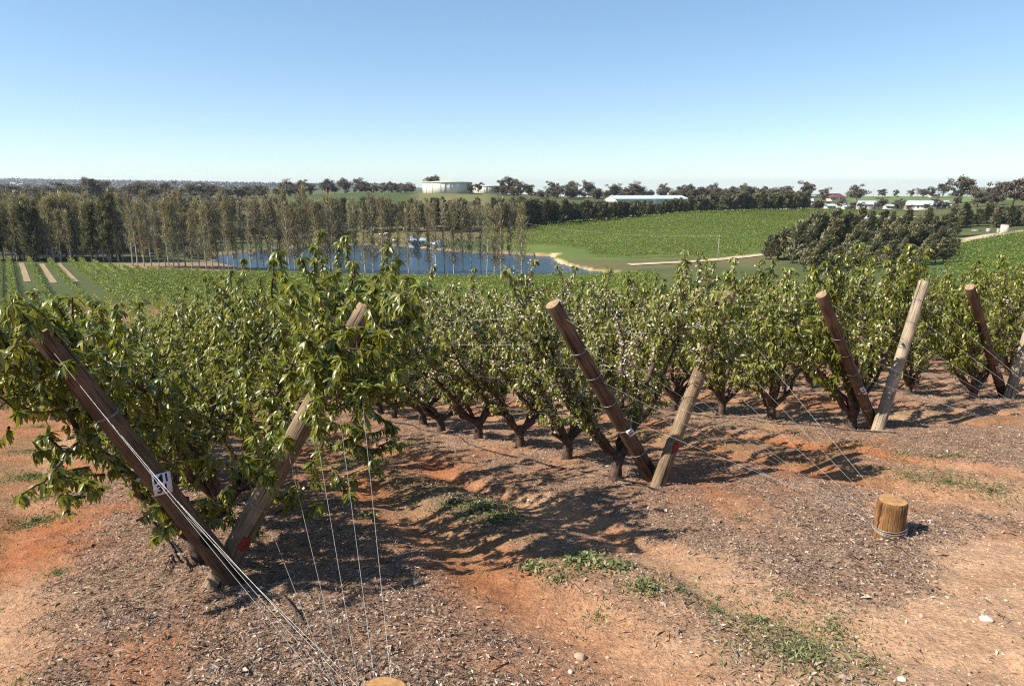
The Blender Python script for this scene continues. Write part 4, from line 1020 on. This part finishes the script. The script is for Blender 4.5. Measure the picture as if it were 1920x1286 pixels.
house('farm_shed', 'small pale shed on the ridge among the dark clump', 'shed', 1733, 715, 9, 6, 3.4, 1.6, 0.0, 'white_wall', 'steel_roof', nwin=1)
for i in range(16):
    u = rng.uniform(-10, 520); Y = rng.uniform(2600, 4300)
    house('distant_house', 'tiny pale house on the far hills at the left', 'house', u, Y, 22, 14, 7, 5, rng.uniform(-.5, .5), 'white_wall', 'steel_roof', 'tiny houses on the far hills', nwin=1, zoff=(float(fbm(np.array([(u-960)/FPX*Y]), np.array([Y]), 900, 40)[0]) - .5) * 26 + 2)

# things beside the lake
def vehicle(u, Y, rz, label, paint, name, cab_back=False):
    X = (u - 960) / FPX * Y
    e_ = empty(name, (X, Y, Hs(X, Y)), rz, 1, label, 'vehicle')
    b_ = MB(); b_.box((0, 0, 0.72), (5.0, 1.8, 0.62), taper=0.96); b_.box((1.75, 0, 1.06), (1.3, 1.66, 0.14), taper=0.92); b_.put('body', M[paint], e_)
    MB().box((0.25, 0, 1.40), (1.9, 1.62, 0.68), taper=0.78).put('cab', M[paint], e_)
    MB().box((0.25, 0, 1.42), (1.72, 1.66, 0.40), taper=0.84).put('window', M['window_glass'], e_)
    if cab_back:
        t_ = MB()
        for yy in (-0.82, 0.82): t_.box((-1.65, yy, 1.22), (1.7, 0.06, 0.42))
        t_.put('tray_side', M[paint], e_)
    for sx in (-1.55, 1.55):
        for sy in (-0.82, 0.82):
            MB().tube([(sx, sy - 0.13, 0.36), (sx, sy + 0.13, 0.36)], 0.36, 14).put('wheel', M['tyre'], e_)
vehicle(722, 366, 2.9, 'white utility truck parked on the far lake bank', 'car_white', 'utility_truck', True)
vehicle(646, 368, 0.2, 'dark car parked on the far lake bank left of the white truck', 'car_grey', 'parked_car')
house('pump_shed', 'small silver pump shed on the far lake shore', 'shed', 783, 318, 7.5, 4.5, 3.0, 0.9, 0.1, 'zinc', 'zinc', nwin=2)
tank('low silver corrugated tank on the far lake shore', 820, 312, 3.0, 2.7, 'zinc', 'steel_roof', False, 'corrugated_tank', 12)
tank('small upright silver tank behind the pump shed', 772, 325, 1.7, 3.6, 'zinc', 'steel_roof', False, 'corrugated_tank', 10)
e_ = empty('work_trailer', ((744-960)/FPX*338, 338, Hs((744-960)/FPX*338, 338)), 0.2, 1, 'small pale trailer left of the pump shed', 'trailer')
MB().box((0, 0, 0.9), (3.2, 1.7, 0.5)).put('tray', M['car_white'], e_)
for sy in (-0.85, 0.85): MB().tube([(0, sy - .1, .35), (0, sy + .1, .35)], 0.35, 12).put('wheel', M['tyre'], e_)
MB().tube([(1.6, 0, .7), (2.6, 0, .6)], 0.06, 6).put('drawbar', M['grey_roof'], e_)
tank('upright white water tank with a rusty side on the dirt road bank', 1872, 292, 1.5, 3.6, 'white_wall', 'rust', False, 'road_tank', 10)
for u, Y, w_, h_, lab in ((1862, 295, 1.2, 1.6, 'small white box beside the upright white tank'), (1843, 300, 1.6, 1.5, 'white crate on the bank left of the tank'), (1820, 306, 3.0, 0.8, 'low timber pallet stack beside the dirt road')):
    X = (u - 960) / FPX * Y; e_ = empty('storage_crate', (X, Y, Hs(X, Y)), 0.2, 1, lab, 'crate')
    c_ = MB()
    for j in range(4): c_.box((0, 0, h_ * (0.14 + j * 0.24)), (w_, w_ * 0.8, h_ * 0.19))
    c_.put('slat', M['white_wall' if h_ > 1 else 'pole_wood'], e_)
    c_ = MB()
    for sx in (-1, 1):
        for sy in (-1, 1): c_.box((sx * w_ * 0.47, sy * w_ * 0.37, h_ / 2), (0.08, 0.08, h_ * 1.02))
    c_.put('corner_post', M['pole_wood'], e_)
for u, Y, h_ in ((1742, 496, 7), (1756, 498, 6), (1690, 492, 5), (1520, 500, 7), (1527, 503, 6), (1640, 498, 8), (1600, 504, 5), (1585, 500, 4)):
    vtree(rounds[rng.integers(3)], 13.6, u, Y, h_, 'garden_tree', 'small bushy tree among the farm sheds', 'tree', 'small trees among the farm sheds', wide=1.2)
# utility poles
def upole(u, Y, h, label):
    X = (u - 960) / FPX * Y; e_ = empty('utility_pole', (X, Y, Hs(X, Y)), 0.5, 1, label, 'pole')
    MB().tube([(0, 0, -0.5), (0, 0, h)], [0.17, 0.11], 8).put('shaft', M['pole_wood'], e_)
    MB().box((0, 0, h - 0.5), (1.8, 0.12, 0.14)).put('crossarm', M['pole_wood'], e_)
    for sx in (-0.8, 0.8): MB().lathe([(0.06, 0), (0.09, 0.1), (0.04, 0.22)], 8, (sx, 0, h - 0.43)).put('insulator', M['white_wall'], e_)
    return np.array([X, Y, Hs(X, Y) + h - 0.3])
a_ = upole(1345, 247, 9.0, 'pale utility pole between the field and the lakeside track')
b2 = upole(1622, 690, 9.5, 'thin utility pole on the ridge right of the big gum')
x2 = (985 - 960) / FPX * 330
w_ = MB(); s = np.linspace(0, 1, 25)[:, None]; Pw = a_ * (1 - s) + np.array([x2, 330, Hs(x2, 330) + 8.5]) * s; Pw[:, 2] -= 2.0 * np.sin(s[:, 0] * math.pi)
tag(w_.tube(Pw - a_, 0.03, 4).put('power_line', M['wire'], None, False, a_), 'thin power line running left from the pale utility pole', 'cable')

# ------------------------------------------------------------------ litter, weeds, stones on the near slope
def near_points(n_, seed, ymin=1.6, ymax=16):
    g = np.random.default_rng(seed); Y = ymin * (ymax / ymin) ** (g.random(n_) ** 0.9); X = g.uniform(-0.95, 0.95, n_) * Y * 1.0
    return X, Y
def gz(X, Y): return H(X, Y) + detail(X, Y)
X, Y = near_points(640000, 1)
g = np.random.default_rng(2)
keep = g.random(len(X)) < mulch_mask(X, Y) * (0.35 + 0.9 * fbm(X, Y, 0.5, 71)) * 0.62 + 0.035 * fbm(X, Y, 0.25, 72)
X, Y = X[keep], Y[keep]; Z = gz(X, Y) + g.uniform(0.002, 0.022, len(X))
a = g.random(len(X)) * 6.28; tl = g.normal(size=len(X)) * 0.35
D_ = np.c_[np.cos(a), np.sin(a), tl]; L_ = g.uniform(0.008, 0.034, len(X)) * (1 + (g.random(len(X)) < 0.04) * 1.2); Wd = L_ * np.where(g.random(len(X)) < 0.55, g.uniform(0.08, 0.16, len(X)), g.uniform(0.3, 0.5, len(X)))
st = g.random(len(X)) < 0.06; L_ = np.where(st, g.uniform(0.05, 0.13, len(X)), L_); Wd = np.where(st, 0.0022, Wd)
tag(put('leaf_litter', leaves_mesh('leaf_litter', np.c_[X, Y, Z], D_, L_, Wd, M['litter'], False, fold=0.35, curl=0.3, seed=4)), 'dry leaf and bark mulch strewn along the tree rows', 'litter', kind='stuff')
# weeds and grass
WB, WD, WL, WW = [], [], [], []
def patch(u, v, ru, n_, size, wide, g):
    c = gpt(u, v); r_ = ru / FPX * c[1] * 1.05
    aa = g.random(n_) * 6.28; rr = r_ * np.abs(g.normal(size=n_)) * 0.95
    px = c[0] + np.cos(aa) * rr; py = c[1] + np.sin(aa) * rr * 1.0
    zz = gz(px, py); WB.append(np.c_[px, py, zz + g.random(n_) * size * 0.5]); WD.append(np.c_[g.normal(size=n_) * 0.8, g.normal(size=n_) * 0.8, g.uniform(0.3, 1.3, n_)])
    l_ = g.uniform(0.5, 1.2, n_) * size; WL.append(l_); WW.append(l_ * wide)
g = np.random.default_rng(12)
for u, v, ru, n_, size, wide in [(75,800,26,420,.05,.22),(66,845,34,800,.055,.2),(60,892,40,1100,.06,.2),(78,935,30,420,.05,.2),(68,968,34,800,.055,.25),(110,1078,20,160,.05,.2),(755,838,42,420,.05,.3),(700,868,40,300,.045,.3),(760,905,40,300,.045,.3),
    (905,955,45,520,.05,.5),(935,975,30,360,.05,.6),(850,950,30,200,.045,.5),(690,970,30,160,.04,.5),(1000,1066,22,220,.045,.6),(1092,1058,30,420,.05,.6),(1150,1066,24,300,.045,.6),(1210,1108,28,380,.05,.3),(1045,1090,30,180,.04,.3),(1120,1140,40,160,.035,.2),
    (1500,1215,70,700,.035,.3),(1560,1165,70,500,.03,.3),(1430,1150,60,420,.03,.3),(1340,1140,50,260,.03,.2),(1480,1120,60,220,.03,.25),(1515,1245,40,300,.035,.4),(1280,1110,14,90,.035,.4),
    (1700,890,60,420,.045,.2),(1780,905,60,520,.05,.2),(1860,920,60,520,.05,.2),(1780,856,36,320,.045,.35),(1500,820,60,320,.04,.3),(1440,812,50,260,.04,.3),(1600,840,60,280,.04,.3),(1690,850,50,260,.04,.3),(1640,1235,24,80,.03,.2),(880,1285,10,20,.03,.3),(645,860,40,240,.05,.3),(1290,800,50,220,.04,.3),(1390,975,20,60,.05,.1),(40,1280,40,90,.04,.2),(1100,790,60,200,.04,.3),(250,700,20,80,.05,.3)]:
    patch(u, v, ru, n_, size * 0.85, wide, g)
X, Y = near_points(110000, 21, 1.8, 30); keep = g.random(len(X)) < weed_mask(X, Y) * 0.55; X, Y = X[keep], Y[keep]
WB.append(np.c_[X, Y, gz(X, Y)]); WD.append(np.c_[g.normal(size=(len(X), 2)) * 0.7, g.uniform(0.3, 1.2, len(X))]); l_ = g.uniform(0.02, 0.06, len(X)); WL.append(l_); WW.append(l_ * 0.25)
B_ = np.concatenate(WB); L_ = np.concatenate(WL)
tag(put('weeds', leaves_mesh('weeds', B_, np.concatenate(WD), L_, np.concatenate(WW), M['weed_leaf'], False, seed=6)), 'low green and straw coloured weeds between the rows', 'weeds', kind='stuff')
# pebbles and clods
def rock_mesh(name, seed, mat):
    g = np.random.default_rng(seed); import bmesh
    bm = bmesh.new(); bmesh.ops.create_icosphere(bm, subdivisions=2, radius=1)
    ax = g.uniform(0.55, 1.0, 3); ax[2] *= 0.6
    pl = unit(g.normal(size=(7, 3)))
    for v_ in bm.verts:
        p_ = np.array(v_.co)
        for q_ in pl:
            dd = p_.dot(q_)
            if dd > 0.72: p_ = p_ - q_ * (dd - 0.72)
        v_.co = p_ * ax
    me_ = bpy.data.meshes.new(name); bm.to_mesh(me_); bm.free(); me_.materials.append(mat); return me_
rk = [rock_mesh('pebble', 300 + i, M['stone']) for i in range(4)]
base = [np.array([v.co[:] for v in r_.vertices]) for r_ in rk]; tri = [np.array([p_.vertices[:] for p_ in r_.polygons]) for r_ in rk]
X, Y = near_points(26000, 31, 1.6, 14); g = np.random.default_rng(32)
p, q = rowcoord(X, Y)
keep = g.random(len(X)) < (1 - mulch_mask(X, Y)) * (0.10 + 0.5 * np.clip((p - 2) / 3, 0, 1) * np.clip((-q + 0.5) / 2, 0, 1)) + 0.01
X, Y = X[keep], Y[keep]; Z = gz(X, Y); V = []; F = []; o = 0
for i in range(len(X)):
    k = i % 4; s = 0.004 + 0.012 * g.random() ** 3; a = g.random() * 6.28; c_, s_ = math.cos(a), math.sin(a)
    b_ = base[k] * s; V.append(np.c_[b_[:, 0]*c_ - b_[:, 1]*s_ + X[i], b_[:, 0]*s_ + b_[:, 1]*c_ + Y[i], b_[:, 2] + Z[i] + s * 0.15]); F.append(tri[k] + o); o += len(b_)
tag(put('pebbles', mesh_np('pebbles', np.concatenate(V), np.concatenate(F), M['stone'], True)), 'small pale pebbles scattered on the bare red soil', 'pebbles', kind='stuff')
for j, (u, v, wpx, mt, lab) in enumerate([(1850,1164,26,'pale_stone','large pale stone on bare soil at the lower right'),(1690,1278,24,'pale_stone','pale stone at the bottom edge right of the weeds'),(1728,1152,16,'stone','small tan stone left of the large pale stone'),(1088,1218,28,'stone','red soil clod in the bare strip near the bottom'),(1140,1212,14,'stone','small red clod right of the bigger clod'),(1070,1262,16,'pale_stone','cream stone below the red clod'),(980,1285,12,'stone','tan pebble at the bottom edge near the cut stump'),(1672,1255,12,'stone','tan stone beside the small grass tuft'),(393,1112,0,'stone','')]):
    if not wpx: continue
    c = gpt(u, v); o_ = put('stone', rock_mesh('stone', 330 + j, M[mt]), None, (c[0], c[1], float(gz(c[:1], c[1:2])[0]) + 0.004), j * 1.3, wpx / FPX * c[1] * 0.58)
    tag(o_, lab, 'stone')
for j, (pa, pb, r_, lab) in enumerate([((303,1012),(336,1066),.012,'grey broken stick left of the crossed front posts'),((325,1055),(308,1092),.008,'dark twig forking from the grey stick'),((282,980),(340,1004),.006,'reddish curved twig near the leftmost trunk'),((532,1130),(572,1192),.013,'dark grey stick under the anchor wires')]):
    A = gpt(*pa); B2 = gpt(*pb); s = np.linspace(0, 1, 6)[:, None]; P = A * (1 - s) + B2 * s
    P[:, 2] = gz(P[:, 0], P[:, 1]) + 0.02 + 0.02 * np.sin(s[:, 0] * 3); P += rng.normal(size=P.shape) * 0.008
    tag(MB().tube(P - A, np.linspace(r_, r_ * 0.6, 6), 6).put('fallen_stick', M['bark'], None, True, A), lab, 'stick')

# ------------------------------------------------------------------ haze
hm_ = bpy.data.materials.new('haze_air'); n, l, b = nodes(hm_); n.remove(b)
pv = n.new('ShaderNodeVolumePrincipled'); pv.inputs['Color'].default_value = (0.72, 0.84, 1.0, 1); pv.inputs['Density'].default_value = 0.00006; pv.inputs['Anisotropy'].default_value = 0.2
l.new(pv.outputs[0], n['Material Output'].inputs['Volume'])
tag(MB().box((0, 5200, -55), (20400, 11600, 290)).put('haze', hm_), 'thin pale air fading the far hills', kind='stuff')

M['hose'] = simple('hose', (0.02, 0.02, 0.022), 0.5, 0.2)
for k, lab in ((0, 'black drip hose lying along the front left row'), (1, 'black drip hose lying along the blossoming middle row'), (2, 'black drip hose along the row of the pale right post')):
    dq = np.arange(0.5 if k == 0 else -0.3, 22, 0.35); c = V1 + ROW * k * E; o_ = -0.28 + 0.08 * np.sin(dq * 1.3 + k) + 0.05 * np.sin(dq * 3.1)
    hx = c[0] + R[0] * dq + E[0] * o_; hy = c[1] + R[1] * dq + E[1] * o_; P = np.c_[hx, hy, gz(hx, hy) + 0.012]
    tag(MB().tube(P - P[0], 0.009, 6).put('drip_hose', M['hose'], None, True, P[0]), lab, 'hose')
